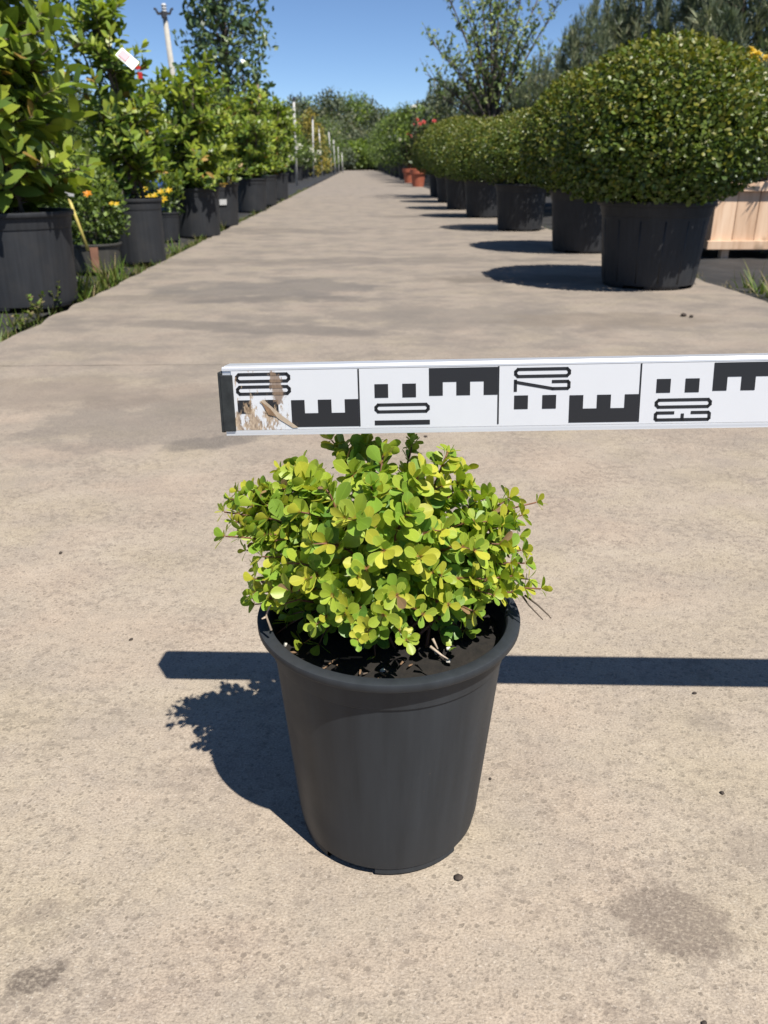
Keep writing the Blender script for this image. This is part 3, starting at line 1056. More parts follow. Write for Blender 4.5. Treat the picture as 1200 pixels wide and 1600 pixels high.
# profile in (y, z): y = 0 is the front face, + is away from the camera
mb = MB()
prof = [(0.0, 0.0), (0.0, 0.0035), (0.0012, 0.0040), (0.0012, SH - 0.0030), (0.0, SH - 0.0026), (0.0, SH - 0.0012), (0.0012, SH),
        (0.0045, SH), (0.0052, SH - 0.0008), (0.0075, SH - 0.0008), (0.0082, SH), (STK - 0.002, SH), (STK, SH - 0.002), (STK, 0.002), (STK - 0.002, 0.0)]
vv = [(x, y, z) for x in (0.001, SL) for y, z in prof]
n = len(prof)
mb.add(vv, [(i, (i + 1) % n, (i + 1) % n + n, i + n) for i in range(n)] + [tuple(range(n - 1, -1, -1)), tuple(range(n, 2 * n))])
body = mb.build('body', M['alu'], staff)
mb = MB()
mb.box((SL / 2 + 0.0035, 0.0008, SH / 2 + 0.0005), (SL - 0.008, 0.0012, SH - 0.0068))
face = mb.build('face_panel', M['staff_white'], staff)
mb = MB()
mb.box((0.0040, -0.0006, SH / 2 - 0.0012), (0.0090, 0.0020, SH - 0.0088))
mb.box((-0.0007, STK / 2 - 0.001, SH / 2 - 0.0005), (0.0030, STK, SH - 0.006))
mb.build('end_cap', M['rubber'], staff, bevel=0.0006)
FY = 0.0002 - 0.00025          # print lies a hair in front of the face panel


def flat(name, polys, parent=staff, mat=None):
    """thin printed shape: list of polygons in (u, v) metres"""
    mb_ = MB()
    for poly in polys:
        a = sum(poly[i][0] * poly[(i + 1) % len(poly)][1] - poly[(i + 1) % len(poly)][0] * poly[i][1] for i in range(len(poly)))
        if a < 0:
            poly = poly[::-1]
        mb_.add([(u, FY, v) for u, v in poly], [tuple(range(len(poly)))])
    return mb_.build(name, mat or M['staff_black'], parent)


def rect(u0, v0, u1, v1):
    return [(u0, v0), (u1, v0), (u1, v1), (u0, v1)]


def stroke(path, w, closed=False):
    """outline of a poly-line as quads"""
    out = []
    m_ = len(path) if closed else len(path) - 1
    for i in range(m_):
        a = Vector(path[i]); b_ = Vector(path[(i + 1) % len(path)])
        d = (b_ - a).normalized()
        n_ = Vector((-d.y, d.x)) * w / 2
        e = d * w * 0.32
        out.append([tuple(a - e + n_), tuple(b_ + e + n_), tuple(b_ + e - n_), tuple(a - e - n_)])
    return out


def digit0(u0, v0, l, h, w, c=0.0016):
    u1, v1 = u0 + l, v0 + h
    u0 += w / 2; v0 += w / 2; u1 -= w / 2; v1 -= w / 2
    c = min(c, (v1 - v0) * 0.49)
    return stroke([(u0 + c, v0), (u1 - c, v0), (u1, v0 + c), (u1, v1 - c), (u1 - c, v1), (u0 + c, v1), (u0, v1 - c), (u0, v0 + c)], w, True)


# the face repeats every 0.1 m: even tenths have the E at the foot of the band, odd ones at its head
V0, V1 = 0.0056, SH - 0.0034           # usable height of the band
VC = (V0 + V1) / 2
q = 0.0100                              # one graduation centimetre
sq = 0.0098
for dm in range(0, 10):
    u = dm * 0.1 + 0.0 * q
    odd = dm % 2 == 1
    if (dm + 1) * 0.1 < SL:
        flat('tick_mark', [rect((dm + 1) * 0.1 - 0.0011, V0 - 0.0002, (dm + 1) * 0.1, V1 + 0.0004)])
    # E block, 5 cm
    e0, e1 = u + 0.0500, u + 0.0988
    if not odd:
        b0 = V0
        pol = [rect(e0, b0, e1, b0 + 0.0100)]
        for k in range(3):
            x = e0 + k * (e1 - e0 - sq) / 2
            pol.append(rect(x, b0 + 0.0100, x + sq, b0 + 0.0197))
    else:
        b0 = V1
        pol = [rect(e0, b0 - 0.0100, e1, b0)]
        for k in range(3):
            x = e0 + k * (e1 - e0 - sq) / 2
            pol.append(rect(x, b0 - 0.0197, x + sq, b0 - 0.0100))
    flat('graduation_block', pol)
    # two centimetre squares
    for k in (0, 1):
        x = u + 0.0108 + k * 0.0200
        vz = (V0 + 0.0104, V0 + 0.0202) if not odd else (V1 - 0.0205, V1 - 0.0107)
        flat('square_mark', [rect(x, vz[0], x + sq, vz[1])])
    # two numerals lying on their side: tenths digit nearer the band's middle line
    nl, nh, w = 0.0400, 0.0072, 0.0022
    n0 = u + 0.0104
    if not odd:
        zrow = (V1 - 0.0082, V1 - 0.0172)
    else:
        zrow = (V0 + 0.0090, V0 - 0.0002)
    flat('numeral', digit0(n0, zrow[0], nl, nh, w))
    v0 = zrow[1]
    v1 = v0 + nh
    h = w / 2
    if dm == 0:
        flat('numeral', digit0(n0, v0, nl, nh, w))
    elif dm == 1:
        flat('numeral', [rect(n0, v0 + 0.0006, n0 + nl, v0 + 0.0006 + 0.0034)])
    elif dm == 2:
        flat('numeral', stroke([(n0 + h, v1), (n0 + h, v0)], w) + stroke([(n0 + h, v1 - h), (n0 + 0.0275, v0 + h), (n0 + nl - 0.002, v0 + h), (n0 + nl - h, v0 + 0.002),
                                (n0 + nl - h, v1 - 0.002), (n0 + nl - 0.002, v1 - h), (n0 + 0.0275, v1 - h)], w))
    else:
        mdl = n0 + nl / 2
        flat('numeral', stroke([(n0 + 0.0135, v1 - h), (n0 + 0.002, v1 - h), (n0 + h, v1 - 0.002), (n0 + h, v0 + 0.002), (n0 + 0.002, v0 + h), (n0 + nl - 0.002, v0 + h),
                                (n0 + nl - h, v0 + 0.002), (n0 + nl - h, v1 - 0.002), (n0 + nl - 0.002, v1 - h), (n0 + nl - 0.0135, v1 - h)], w)
             + stroke([(mdl, v0 + h), (mdl, v0 + 0.0048)], w))
# torn sticker remains at the foot
flat('torn_sticker', [[(0.0270, 0.0245), (0.0300, 0.0262), (0.0420, 0.0150), (0.0545, 0.0052), (0.0505, 0.0050), (0.0400, 0.0120)]], mat=M['dry_twig']).location.y = -0.0003
flat('torn_sticker', [[(0.0280, 0.0250), (0.0330, 0.0150), (0.0390, 0.0135), (0.0345, 0.0195)]], mat=M['chip']).location.y = -0.0005

# ------------------------------------------------------------------ leafy shrubs in black pots along the left edge
T_LAUR = leaf_template(1.0, 0.46, 2, 5, 'ellipse', cup=0.10, curl=0.18, petiole=0.10, fold=0.10)


def shrub_leaves(seed, H, z0, rx, ntw=64, nleaf=15, ls=0.085, topy=0.9, slim=1.0, lean=0.0):
    """stems and leaf placements of an upright shrub, in pot coordinates"""
    r_ = random.Random(seed)
    mb_ = MB()
    O, D, Nn, S, Mi = [], [], [], [], []
    stems = []
    for s in range(6):
        a = s * 2.4 + r_.uniform(-.4, .4)
        ln0 = rx * r_.uniform(0.15, 0.55)
        top = Vector((ln0 * math.cos(a), ln0 * math.sin(a), z0 + (H - z0) * (r_.uniform(0.62, 0.95) if s else 1.0)))
        if s == 0:
            top.x *= .3; top.y *= .3
        top.x += lean
        b0 = Vector((r_.gauss(0, .03), r_.gauss(0, .03), z0 - 0.03))
        mid = (b0 + top) / 2 + Vector((r_.gauss(0, .04), r_.gauss(0, .04), 0))
        stems.append((b0, mid, top))
        mb_.tube([bez(b0, mid, top, t / 8) for t in range(9)], [0.013 * (1 - 0.75 * t / 8) for t in range(9)], 6)
    for k in range(ntw):
        b0, mid, top = stems[k % 6]
        t = r_.uniform(0.06, 1.0) if k >= 6 else 1.0
        p0 = bez(b0, mid, top, t)
        hfrac = (p0.z - z0) / (H - z0)
        wid = rx * (0.55 + 0.75 * math.sin(math.pi * min(1, 0.18 + 0.80 * hfrac))) * slim
        if hfrac > 0.75:
            wid *= 1 - 1.3 * (hfrac - 0.75)
        a = r_.uniform(0, 6.283)
        ln = r_.uniform(0.16, 0.34)
        end = Vector((wid * math.cos(a) + lean * hfrac, wid * math.sin(a), p0.z + r_.uniform(0.05, 0.20)))
        dv = end - p0
        dv = dv.normalized() * min(dv.length, ln)
        if k < 6:
            dv = Vector((r_.gauss(0, .02), r_.gauss(0, .02), 0.13))
        end = p0 + dv
        c_ = p0 + dv * 0.5 + Vector((0, 0, -0.02))
        mb_.tube([bez(p0, c_, end, i / 4) for i in range(5)], [0.005 - 0.003 * i / 4 for i in range(5)], 4)
        for i in range(nleaf):
            tt = 0.15 + 0.85 * (i / (nleaf - 1)) ** 0.85
            p = bez(p0, c_, end, tt)
            ax = (dv.normalized() + Vector((0, 0, 0.65))).normalized()
            e1 = ax.cross(Vector((0.31, 0.87, 0.2))).normalized()
            e2 = ax.cross(e1)
            an = i * 2.39996 + k
            tipn = i / (nleaf - 1)
            pol = 1.15 - 0.65 * tipn ** 2 + r_.gauss(0, .18)
            side = e1 * math.cos(an) + e2 * math.sin(an)
            d = ax * math.cos(pol) + side * math.sin(pol)
            nn = ax * math.sin(pol) - side * math.cos(pol) + Vector((r_.gauss(0, .25), r_.gauss(0, .25), r_.gauss(0, .25)))
            O.append(tuple(p)); D.append(tuple(d)); Nn.append(tuple(nn))
            S.append(ls * r_.uniform(0.65, 1.15) * (1 - 0.25 * tipn ** 3))
            u = r_.random() + 0.35 * tipn + 0.25 * (hfrac - 0.5)
            Mi.append(0 if u > 0.85 else 1 if u > 0.38 else 2)
            if r_.random() < 0.025:
                Mi[-1] = 3
    O = np.array(O)
    return mb_, O, frames(np.array(D), np.array(Nn)), np.array(S), np.array(Mi)


ROWGRP = 'leafy shrubs in black pots along the left road edge'


def left_shrub(px, py, rt, ph, H, seed, label, group=None, parts=0, rx=0.36, ntw=64, ls=0.085, rb=None, slim=1.0, rot=0.0, nleaf=15, lean=0.0):
    g0 = ground(px, py, -0.02)
    base = Vector((g0.x, g0.y + rt * 0.86, -0.012))
    t = thing('potted_shrub', label, 'potted shrub', base, group)
    pot_parts(t, rt, rb or rt * 0.88, ph, M['big_pot'], n=48, wall=0.008, soil_drop=0.10, rim_h=0.05, feet=5)
    mb_, O, Rm, S, Mi = shrub_leaves(seed, H, ph * 0.9, rx, ntw, nleaf, ls, slim=slim, lean=lean)
    mb_.build('stems', M['bark'], t, smooth=True)
    if parts:
        place_leaves(T_LAUR, O, Rm, S, Mi, LAUREL, t, base, parts)
    else:
        link('foliage', foliage_mesh('foliage', T_LAUR, O, Rm, S, Mi, LAUREL), t, 'stuff')
    return t


L1 = left_shrub(4, 491, 0.265, 0.385, 1.50, 11, 'broad leafy shrub in a wide black pot beside the low pot with the yellow cane', parts=300, rx=0.52, ntw=170, ls=0.118)
L2 = left_shrub(214, 416, 0.158, 0.375, 1.40, 12, 'slender shrub with a white and pink tag in a narrow black pot', parts=300, rx=0.24, ntw=105, ls=0.085, rb=0.148, slim=0.9, lean=-0.14)
L4 = left_shrub(303, 374, 0.215, 0.385, 1.22, 13, 'leafy shrub in a wide black pot just past the yellow lilies', parts=120, rx=0.50, ntw=150, ls=0.088)
L5 = left_shrub(335, 357, 0.235, 0.40, 1.24, 14, 'leafy shrub in a black pot with a small white sticker', rx=0.48, ntw=140, ls=0.09)
row = [(392, 333, 0.205, 0.40, 1.34), (411, 323, 0.21, 0.42, 1.36), (432, 313, 0.215, 0.42, 1.50)]
for i, (px, py, rt, ph, H) in enumerate(row):
    left_shrub(px, py, rt, ph, H, 20 + i, ('yellow green leafy shrub in a black pot, third before the first white post', 'yellow green leafy shrub in a black pot, second before the first white post',
                                           'yellow green leafy shrub in a black pot right before the first white post')[i], ROWGRP, rx=0.55, ntw=130, ls=0.095)

# tag on the slender shrub, red scraps beside it
def in_thing(t, px, py, Yo):
    return at(px, py, t.location.y + Yo) - t.location


mb = MB()
c = in_thing(L2, 199, 92, -0.32)
rot = Matrix.Rotation(0.7, 3, 'Y') @ Matrix.Rotation(-0.55, 3, 'X')
mb.box(c, (0.11, 0.003, 0.060), rot)
tg = mb.build('plastic_tag', M['tag'], L2, bevel=0.001)
mb = MB()
mb.box(c + rot @ Vector((-0.022, -0.005, 0.0)), (0.050, 0.003, 0.044), rot)
mb.build('tag_print', M['pink'], tg)
for k, (px, py) in enumerate(((219, 118), (216, 106))):
    mb = MB()
    mb.box(in_thing(L2, px, py, -0.15), (0.024 - 0.008 * k, 0.004, 0.034 - 0.008 * k), Matrix.Rotation(k * 1.3, 3, 'Y'))
    mb.build('red_ribbon', M['red_tag'], L2, bevel=0.001)
# white sticker on the pot of L5
mb = MB()
a = -1.10
rr5 = 0.2225
mb.lathe([(rr5 + 0.0025, 0.205), (rr5 + 0.0035, 0.255)], 6, a0=a - 0.16, a1=a + 0.16)
mb.build('sticker', M['tag'], L5)

# low grey pot with small-leaved bush, cane and orange flowers
T_SMALL = leaf_template(1.0, 0.62, 2, 2, 'ellipse', cup=0.0, curl=0.12, petiole=0.12, fold=0.12)
T_ROUND = leaf_template(1.0, 0.78, 2, 3, 'obovate', cup=0.1, curl=0.12, petiole=0.12)
T_FLAT = leaf_template(1.0, 0.70, 1, 2, 'ellipse', cup=0.0, curl=0.10, petiole=0.2)
T_NEEDLE = leaf_template(1.0, 0.05, 1, 1, 'blade', cup=0, curl=0.08)


def blob_leaves(seed, n, c, rad, size, mats_w, shell=0.75, clump=0.12, up=0.35, zcut=None):
    """leaves through the outer volume of a lumpy ellipsoid"""
    g_ = np.random.default_rng(seed)
    d = unit(n, g_)
    lump = np.zeros(n)
    K = unit(26, g_)
    for k in K:
        lump += np.maximum(0, d @ k - 0.82) / 0.18 * g_.uniform(0.2, 1.0)
    r_ = (shell + (1 - shell) * g_.random(n) ** 0.6) * (1 + clump * (lump - 0.6))
    P = np.array(c) + d * r_[:, None] * np.array(rad)
    D = d * 0.7 + g_.normal(size=(n, 3)) * 0.6 + np.array([0, 0, up])
    Nn = d * 0.8 + g_.normal(size=(n, 3)) * 0.55 + np.array([0, 0, 0.3])
    S = size * g_.uniform(0.65, 1.25, n)
    u = g_.random(n) + 0.25 * d[:, 2] + 0.5 * (r_ - 0.95)
    Mi = np.where(u > mats_w[0], 0, np.where(u > mats_w[1], 1, 2))
    if zcut is not None:
        k = P[:, 2] > zcut
        P, D, Nn, S, Mi = P[k], D[k], Nn[k], S[k], Mi[k]
    return P, frames(D, Nn), S, Mi


g0 = ground(140, 430, -0.02)
lowp = thing('potted_bush', 'low dusty grey pot of small leaved bush with orange flowers and a yellow cane', 'potted plant', (g0.x, g0.y + 0.14, -0.012))
pot_parts(lowp, 0.158, 0.135, 0.155, M['grey_pot'], n=40, wall=0.006, soil_drop=0.08, rim_h=0.08, collar=False, feet=0)
mb = MB()
mb.lathe([(0.1385, 0.005), (0.157, 0.150)], 5, a0=-1.42, a1=-1.14)
mb.build('sticker', M['tape'], lowp)
P_, R_, S_, I_ = blob_leaves(5, 2600, (0, 0.02, 0.34), (0.21, 0.20, 0.24), 0.030, (0.98, 0.45), 0.45, 0.15)
link('foliage', foliage_mesh('foliage', T_SMALL, P_, R_, S_, I_, BRIGHT), lowp, 'stuff')
mb = MB()
for k in range(9):
    a = k * 0.7
    e = Vector((0.13 * math.cos(a), 0.13 * math.sin(a), 0.34))
    mb.tube([(0, 0, 0.12), e * 0.5 + Vector((0, 0, 0.08)), e], [0.004, 0.003, 0.002], 5)
mb.build('stems', M['bark'], lowp)


def flower(parent, p, r, mats, n=6, name='flower', petal_w=0.55, up=(0, -0.6, 0.6), seed=0, rows=1):
    T = leaf_template(1.0, petal_w, 2, 3, 'ellipse', cup=0.15, curl=0.25, petiole=0.25)
    upv = Vector(up).normalized()
    e1 = upv.cross(Vector((0.3, 0.2, 0.9))).normalized()
    e2 = upv.cross(e1)
    D, Nn, S = [], [], []
    r_ = random.Random(seed)
    for j in range(rows):
        pol = 1.15 - 0.42 * j
        for k in range(n):
            a = 6.283 * k / n + j * 0.5 + r_.gauss(0, .08)
            s = e1 * math.cos(a) + e2 * math.sin(a)
            D.append(tuple(upv * math.cos(pol) + s * math.sin(pol)))
            Nn.append(tuple(upv * math.sin(pol) - s * math.cos(pol)))
            S.append(r * (1 - 0.22 * j) * r_.uniform(0.88, 1.08))
    O = np.tile(np.array(tuple(p)), (len(D), 1))
    me = foliage_mesh(name, T, O, frames(np.array(D), np.array(Nn)), np.array(S), np.zeros(len(D), int), mats)
    return link(name, me, parent)


for k, (px, py, yo) in enumerate(((101, 292, -0.20), (137, 303, -0.18), (174, 318, -0.16), (182, 319, -0.15))):
    flower(lowp, in_thing(lowp, px, py, yo), 0.026 if k < 2 else 0.016, PETAL_O if k < 2 else PETAL_Y, 6, seed=k)
mb = MB()
ca, cb = in_thing(lowp, 104, 300, -0.22), in_thing(lowp, 138, 392, -0.20)
mb.tube([ca, (ca + cb) / 2, cb], [0.0075, 0.0085, 0.009], 8)
cane = mb.build('cane', M['cane'], lowp, smooth=True)
mb = MB()
mb.box(in_thing(lowp, 84, 297, -0.23), (0.085, 0.004, 0.018), Matrix.Rotation(0.25, 3, 'Y'))
mb.box(in_thing(lowp, 108, 303, -0.23), (0.05, 0.004, 0.022), Matrix.Rotation(0.1, 3, 'Y'))
mb.build('label_strip', M['tag'], cane)

# yellow lilies in a small pot
g0 = ground(262, 380, -0.02)
lil = thing('potted_lily', 'small dark pot of yellow lilies wedged between two shrub pots', 'potted plant', (g0.x - 0.02, g0.y + 0.1, -0.012))
pot_parts(lil, 0.115, 0.095, 0.22, M['big_pot'], n=32, wall=0.005, rim_h=0.06, feet=0)
P_, R_, S_, I_ = blob_leaves(6, 420, (-0.05, 0, 0.36), (0.20, 0.13, 0.16), 0.05, (0.7, 0.3), 0.3, 0.1)
link('foliage', foliage_mesh('foliage', T_SMALL, P_, R_, S_, I_, BRIGHT), lil, 'stuff')
mb = MB()
for k in range(6):
    e = Vector((-0.16 + 0.045 * k, -0.02, 0.36))
    mb.tube([(0, 0, 0.18), e * 0.6 + Vector((0, 0, .06)), e], [0.004, 0.004, 0.003], 5)
mb.build('stems', BRIGHT[2], lil)
for k, (px, py) in enumerate(((233, 310), (221, 312), (226, 296), (251, 300), (255, 312), (264, 298), (241, 306))):
    flower(lil, in_thing(lil, px, py, -0.15 + 0.012 * (k % 3)), 0.040 if k in (0, 4) else 0.030, PETAL_Y, 6, seed=k + 9, petal_w=0.5)

# blue barrel behind the row
bb = at(228, 280, 7.9)
bb.z = -0.02
bar = thing('barrel', 'blue plastic barrel half hidden behind the left shrubs', 'barrel', bb)
mb = MB()
mb.lathe([(0.0, 0.0), (0.15, 0.0), (0.165, 0.02), (0.17, 0.16), (0.178, 0.17), (0.178, 0.19), (0.17, 0.20), (0.17, 0.38), (0.178, 0.39), (0.178, 0.41), (0.17, 0.42), (0.16, 0.56)], 32)
mb.build('drum', M['blue'], bar, smooth=True)
mb = MB()
mb.lathe([(0.162, 0.555), (0.172, 0.56), (0.172, 0.585), (0.162, 0.59), (0.0, 0.592)], 32)
mb.build('lid', M['blue'], bar, smooth=True)

# ------------------------------------------------------------------ clipped box balls on the right
BOXGRP = 'clipped box balls in black pots along the right road edge'


def box_crown(seed, n):
    g_ = np.random.default_rng(seed)
    d = unit(n, g_)
    # unit dome: flattened underside, lumpy skin
    lump = np.zeros(n)
    K = unit(230, g_)
    for k in K:
        lump = np.maximum(lump, np.maximum(0, d @ k - 0.965) / 0.035 * g_.uniform(0.3, 1.0))
    dep = g_.random(n)
    r_ = np.where(dep < 0.55, 0.92 + 0.08 * g_.random(n), 0.74 + 0.20 * g_.random(n)) * (1 + 0.075 * (lump - 0.45))
    stray = g_.random(n) < 0.02
    r_ = np.where(stray, r_ * 1.035, r_)
    low = d[:, 2] < 0
    hor = np.sqrt(np.maximum(1e-6, 1 - d[:, 2] ** 2))
    fat = np.where(low, hor ** 0.45 / np.maximum(hor, 1e-3), 1.0)
    P = d * r_[:, None]
    P[:, 0] *= fat
    P[:, 1] *= fat
    P[:, 2] *= np.where(low, 0.62, 1.0)
    P[:, 2] += np.where(low, 0.20 * np.maximum(0, P[:, 0] - 0.2), 0.0)
    D = d * 0.9 + g_.normal(size=(n, 3)) * 0.7 + np.array([0, 0, 0.25])
    Nn = d * 1.0 + g_.normal(size=(n, 3)) * 0.5 + np.array([0, 0, 0.3])
    S = 0.046 * g_.uniform(0.65, 1.25, n)
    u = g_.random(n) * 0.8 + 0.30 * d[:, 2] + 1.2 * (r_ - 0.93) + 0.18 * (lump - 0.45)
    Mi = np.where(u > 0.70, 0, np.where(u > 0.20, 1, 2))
    m_ = n // 5
    di = unit(m_, g_)
    Pi = di * g_.uniform(0.35, 0.74, m_)[:, None]
    Pi[:, 2] *= 0.85
    P = np.concatenate([P, Pi]); D = np.concatenate([D, unit(m_, g_)]); Nn = np.concatenate([Nn, unit(m_, g_)])
    S = np.concatenate([S, 0.12 * g_.uniform(0.7, 1.2, m_)]); Mi = np.concatenate([Mi, g_.choice(3, m_)])
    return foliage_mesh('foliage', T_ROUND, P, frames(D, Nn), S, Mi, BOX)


def box_stems():
    mb_ = MB()
    for k in range(9):
        a = k * 2.4
        e = Vector((0.55 * math.cos(a), 0.55 * math.sin(a), 0.25 * (k % 3)))
        mb_.tube([(0.05 * math.cos(a), 0.05 * math.sin(a), -0.9), e * 0.4 + Vector((0, 0, -0.3)), e], [0.05, 0.035, 0.012], 5)
    return mb_


crown_near = box_crown(31, 21000)
crown_far = box_crown(32, 11000)
# px, py of pot foot, rim radius, pot height, crown radius x, crown top z
balls = [(1036, 455, 0.275, 0.395, 0.515, 1.075, 'large dense box ball in a ribbed black pot beside the wooden planter'),
         (925, 397, 0.265, 0.40, 0.475, 1.12, 'large box ball in a black pot second in the row from the wooden planter'),
         (818, 362, 0.245, 0.395, 0.46, 0.99, 'box ball in a black pot, third along from the wooden planter'), (760, 341, 0.245, 0.40, 0.47, 1.02, 'box ball in a black pot, fourth along from the wooden planter'), (725, 328, 0.25, 0.41, 0.50, 1.12, 'box ball in a black pot, third back from the terracotta pots'),
         (706, 317, 0.25, 0.42, 0.52, 1.20, 'box ball in a black pot, second back from the terracotta pots'), (691, 308, 0.25, 0.42, 0.54, 1.22, 'box ball in a black pot right beside the terracotta pots')]
for i, (px, py, rt, ph, cr, ct, lab) in enumerate(balls):
    g0 = ground(px, py)
    base = (g0.x, g0.y + rt * 0.85, 0.0)
    t = thing('box_ball', lab, 'potted shrub', base, BOXGRP, rotz=0.0)
    body = pot_parts(t, rt, rt * 0.80, ph, M['big_pot'], n=48, wall=0.008, soil_drop=0.1, rim_h=0.06, feet=5, phase=-1.95)
    cz = 0.36 + (ct - 0.36) * 0.40
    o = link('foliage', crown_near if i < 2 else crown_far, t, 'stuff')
    o.location = (0, 0, cz)
    o.scale = (cr, cr, (ct - cz))
    o.rotation_euler = (0.0, 0.0, i * 1.9)
    s_ = box_stems().build('stems', M['bark'], t)
    s_.location = (0, 0, cz)
    s_.scale = (cr, cr, (ct - cz) * 0.8)
    if i == 0:
        mb = MB()
        for k in range(14):
            a = 2 * math.pi * k / 14 + 0.1
            c_, s2 = math.cos(a), math.sin(a)
            rz = lambda z: rt * 0.80 + (rt * 0.935 - rt * 0.80) * z / ph
            mb.tube([(c_ * (rz(z) - 0.0058), s2 * (rz(z) - 0.0058), z) for z in (0.03, 0.15, 0.31)], 0.007, 10)
        mb.build('rib', M['big_pot'], body, smooth=True)

wr = ground(862, 352)
rack = thing('wire_rack', 'small white wire rack standing between two box ball pots', 'rack', (wr.x + 0.25, wr.y + 0.4, -0.02))
for xx in (-0.10, 0.0, 0.10):
    mb = MB()
    mb.tube([(xx, 0, 0), (xx, 0, 0.36)], 0.010, 8)
    mb.build('upright', M['post_paint'], rack, smooth=True)
for zz in (0.06, 0.20, 0.35):
    mb = MB()
    mb.tube([(-0.12, -0.013, zz), (0.12, -0.013, zz)], 0.009, 8)
    mb.build('bar', M['post_paint'], rack, smooth=True)

# ------------------------------------------------------------------ wooden planter with a small pine
pl0 = ground(1106, 404, -0.02)
PLW, PLD, PLH = 1.15, 0.6, 0.405
pln = thing('wooden_planter', 'pale wooden board planter standing on the ground cloth behind the big box ball', 'planter', (pl0.x, pl0.y, -0.02))
zb, zt = 0.055, 0.055 + PLH
nb = 8
for side, yy in (('f', 0.02), ('b', PLD - 0.02)):
    for k in range(nb):
        w = PLW / nb
        mb = MB()
        mb.box((k * w + w / 2, yy, (zb + zt) / 2), (w - 0.004, 0.022, PLH))
        mb.build('board', M['wood'], pln, bevel=0.002)
for xx in (0.012, PLW - 0.012):
    for k in range(4):
        mb = MB()
        mb.box((xx, 0.04 + (k + 0.5) * (PLD - 0.08) / 4, (zb + zt) / 2), (0.022, (PLD - 0.08) / 4 - 0.004, PLH - 0.002))
        mb.build('board', M['wood'], pln, bevel=0.002)
for yy in (-0.008, PLD + 0.008):
    for z in (zb + 0.03, zt - 0.02):
        mb = MB()
        mb.box((PLW / 2, yy, z), (PLW + 0.05, 0.032, 0.055))
        mb.build('rail', M['wood'], pln, bevel=0.003)
for xx in (0.12, PLW - 0.12):
    for yy in (0.05, PLD - 0.05):
        mb = MB()
        mb.box((xx, yy, zb / 2), (0.05, 0.05, zb - 0.001))
        mb.build('foot', M['wood'], pln)
mb = MB()
mb.box((PLW / 2, PLD / 2, zt - 0.10), (PLW - 0.05, PLD - 0.08, 0.1))
mb.build('soil', M['soil'], pln)


# ------------------------------------------------------------------ pines
def pine_mesh(seed, H, W, tufts=900, nl=11, needle=0.10, skirt=0.08, shape=1.0):
    g_ = np.random.default_rng(seed)
    r_ = random.Random(seed)
    mb_ = MB()
    mb_.tube([(0, 0, 0), (0.02 * H * r_.gauss(0, 1), 0.02 * H * r_.gauss(0, 1), H * 0.5), (0, 0, H * 0.98)], [0.022 * H, 0.014 * H, 0.004], 7)
    O, D = [], []
    nb_ = 60
    for k in range(nb_):
        t = skirt + (1 - skirt) * (k + r_.random()) / nb_
        z = t * H
        ln = W * 0.5 * (1 - t) ** 0.7 * shape * r_.uniform(0.7, 1.15) + 0.10 * W * 0.5
        a = k * 2.39996 + r_.gauss(0, .3)
        rise = r_.uniform(0.25, 0.8)
        e = Vector((math.cos(a) * ln, math.sin(a) * ln, z + ln * rise))
        s = Vector((0, 0, z))
        mb_.tube([s, (s + e) / 2 + Vector((0, 0, -0.05 * ln)), e], [0.012 * H * (1 - t) + 0.004, 0.008 * H * (1 - t) + 0.003, 0.003], 4)
        m_ = max(3, int(tufts / nb_ * (ln / (W * 0.32))))
        for i in range(m_):
            q = r_.uniform(0.25, 1.0) ** 0.7
            p = s.lerp(e, q) + Vector((r_.gauss(0, .06), r_.gauss(0, .06), r_.gauss(0, .04))) * W * 0.7
            O.append(tuple(p))
            D.append((math.cos(a) * 0.5 + r_.gauss(0, .4), math.sin(a) * 0.5 + r_.gauss(0, .4), 0.9))
        if H > 1:
            hc = r_.uniform(0.16, 0.34) * (1.5 if t > 0.8 else 1.0)
            for i in range(9):
                O.append((e.x + r_.gauss(0, .012), e.y + r_.gauss(0, .012), e.z + hc * i / 8))
                D.append((r_.gauss(0, .15), r_.gauss(0, .15), 1.6))
    O = np.repeat(np.array(O), nl, axis=0)
    D = np.array(D)
    nt_ = len(D)
    D = np.repeat(D, nl, axis=0) + unit(nt_ * nl, g_) * 0.85
    O = O + D * needle * 0.2
    Nn = unit(len(D), g_)
    S = needle * g_.uniform(0.7, 1.2, len(D))
    tone = np.repeat(g_.random(nt_), nl) * 0.75 + g_.random(len(D)) * 0.25
    Mi = np.where(tone > 0.72, 2, np.where(tone > 0.38, 0, 1))
    T = leaf_template(1.0, 0.11, 1, 1, 'blade', cup=0, curl=0.08)
    return mb_, foliage_mesh('foliage', T, O, frames(D, Nn), S, Mi, PINE)


pine_data = [pine_mesh(41, 3.2, 2.1, 1900, 12, 0.12), pine_mesh(42, 3.0, 1.8, 1700, 12, 0.12), pine_mesh(43, 2.6, 2.2, 1700, 12, 0.12)]
pine_trunks = []
PINELAB = {0: 'low grey green pine between the multi stemmed tree and the taller pines', 3: 'dense dark pine right behind the yellow roses', 5: 'short pine beside the foot of the multi stemmed tree',
           8: 'pine growing at the right of the multi stemmed tree trunk', 9: 'small pine at the left of the multi stemmed tree', 10: 'far small pine behind the coral flowers'}
PINEGRP = 'grey green pines behind the box balls'
pines = [(915, 60, 10.5, 0, 'grey green pine rising just behind the large box balls'), (1005, -25, 10.8, 1, None), (1090, -40, 10.2, 0, None),
         (1175, -70, 9.6, 2, None), (1290, -80, 9.2, 1, None), (860, 120, 13.5, 2, None), (960, 40, 12.5, 2, None), (1130, -10, 12.5, 1, None),
         (812, 150, 17.0, 0, None), (740, 148, 24.0, 1, None), (690, 150, 30.0, 2, None)]
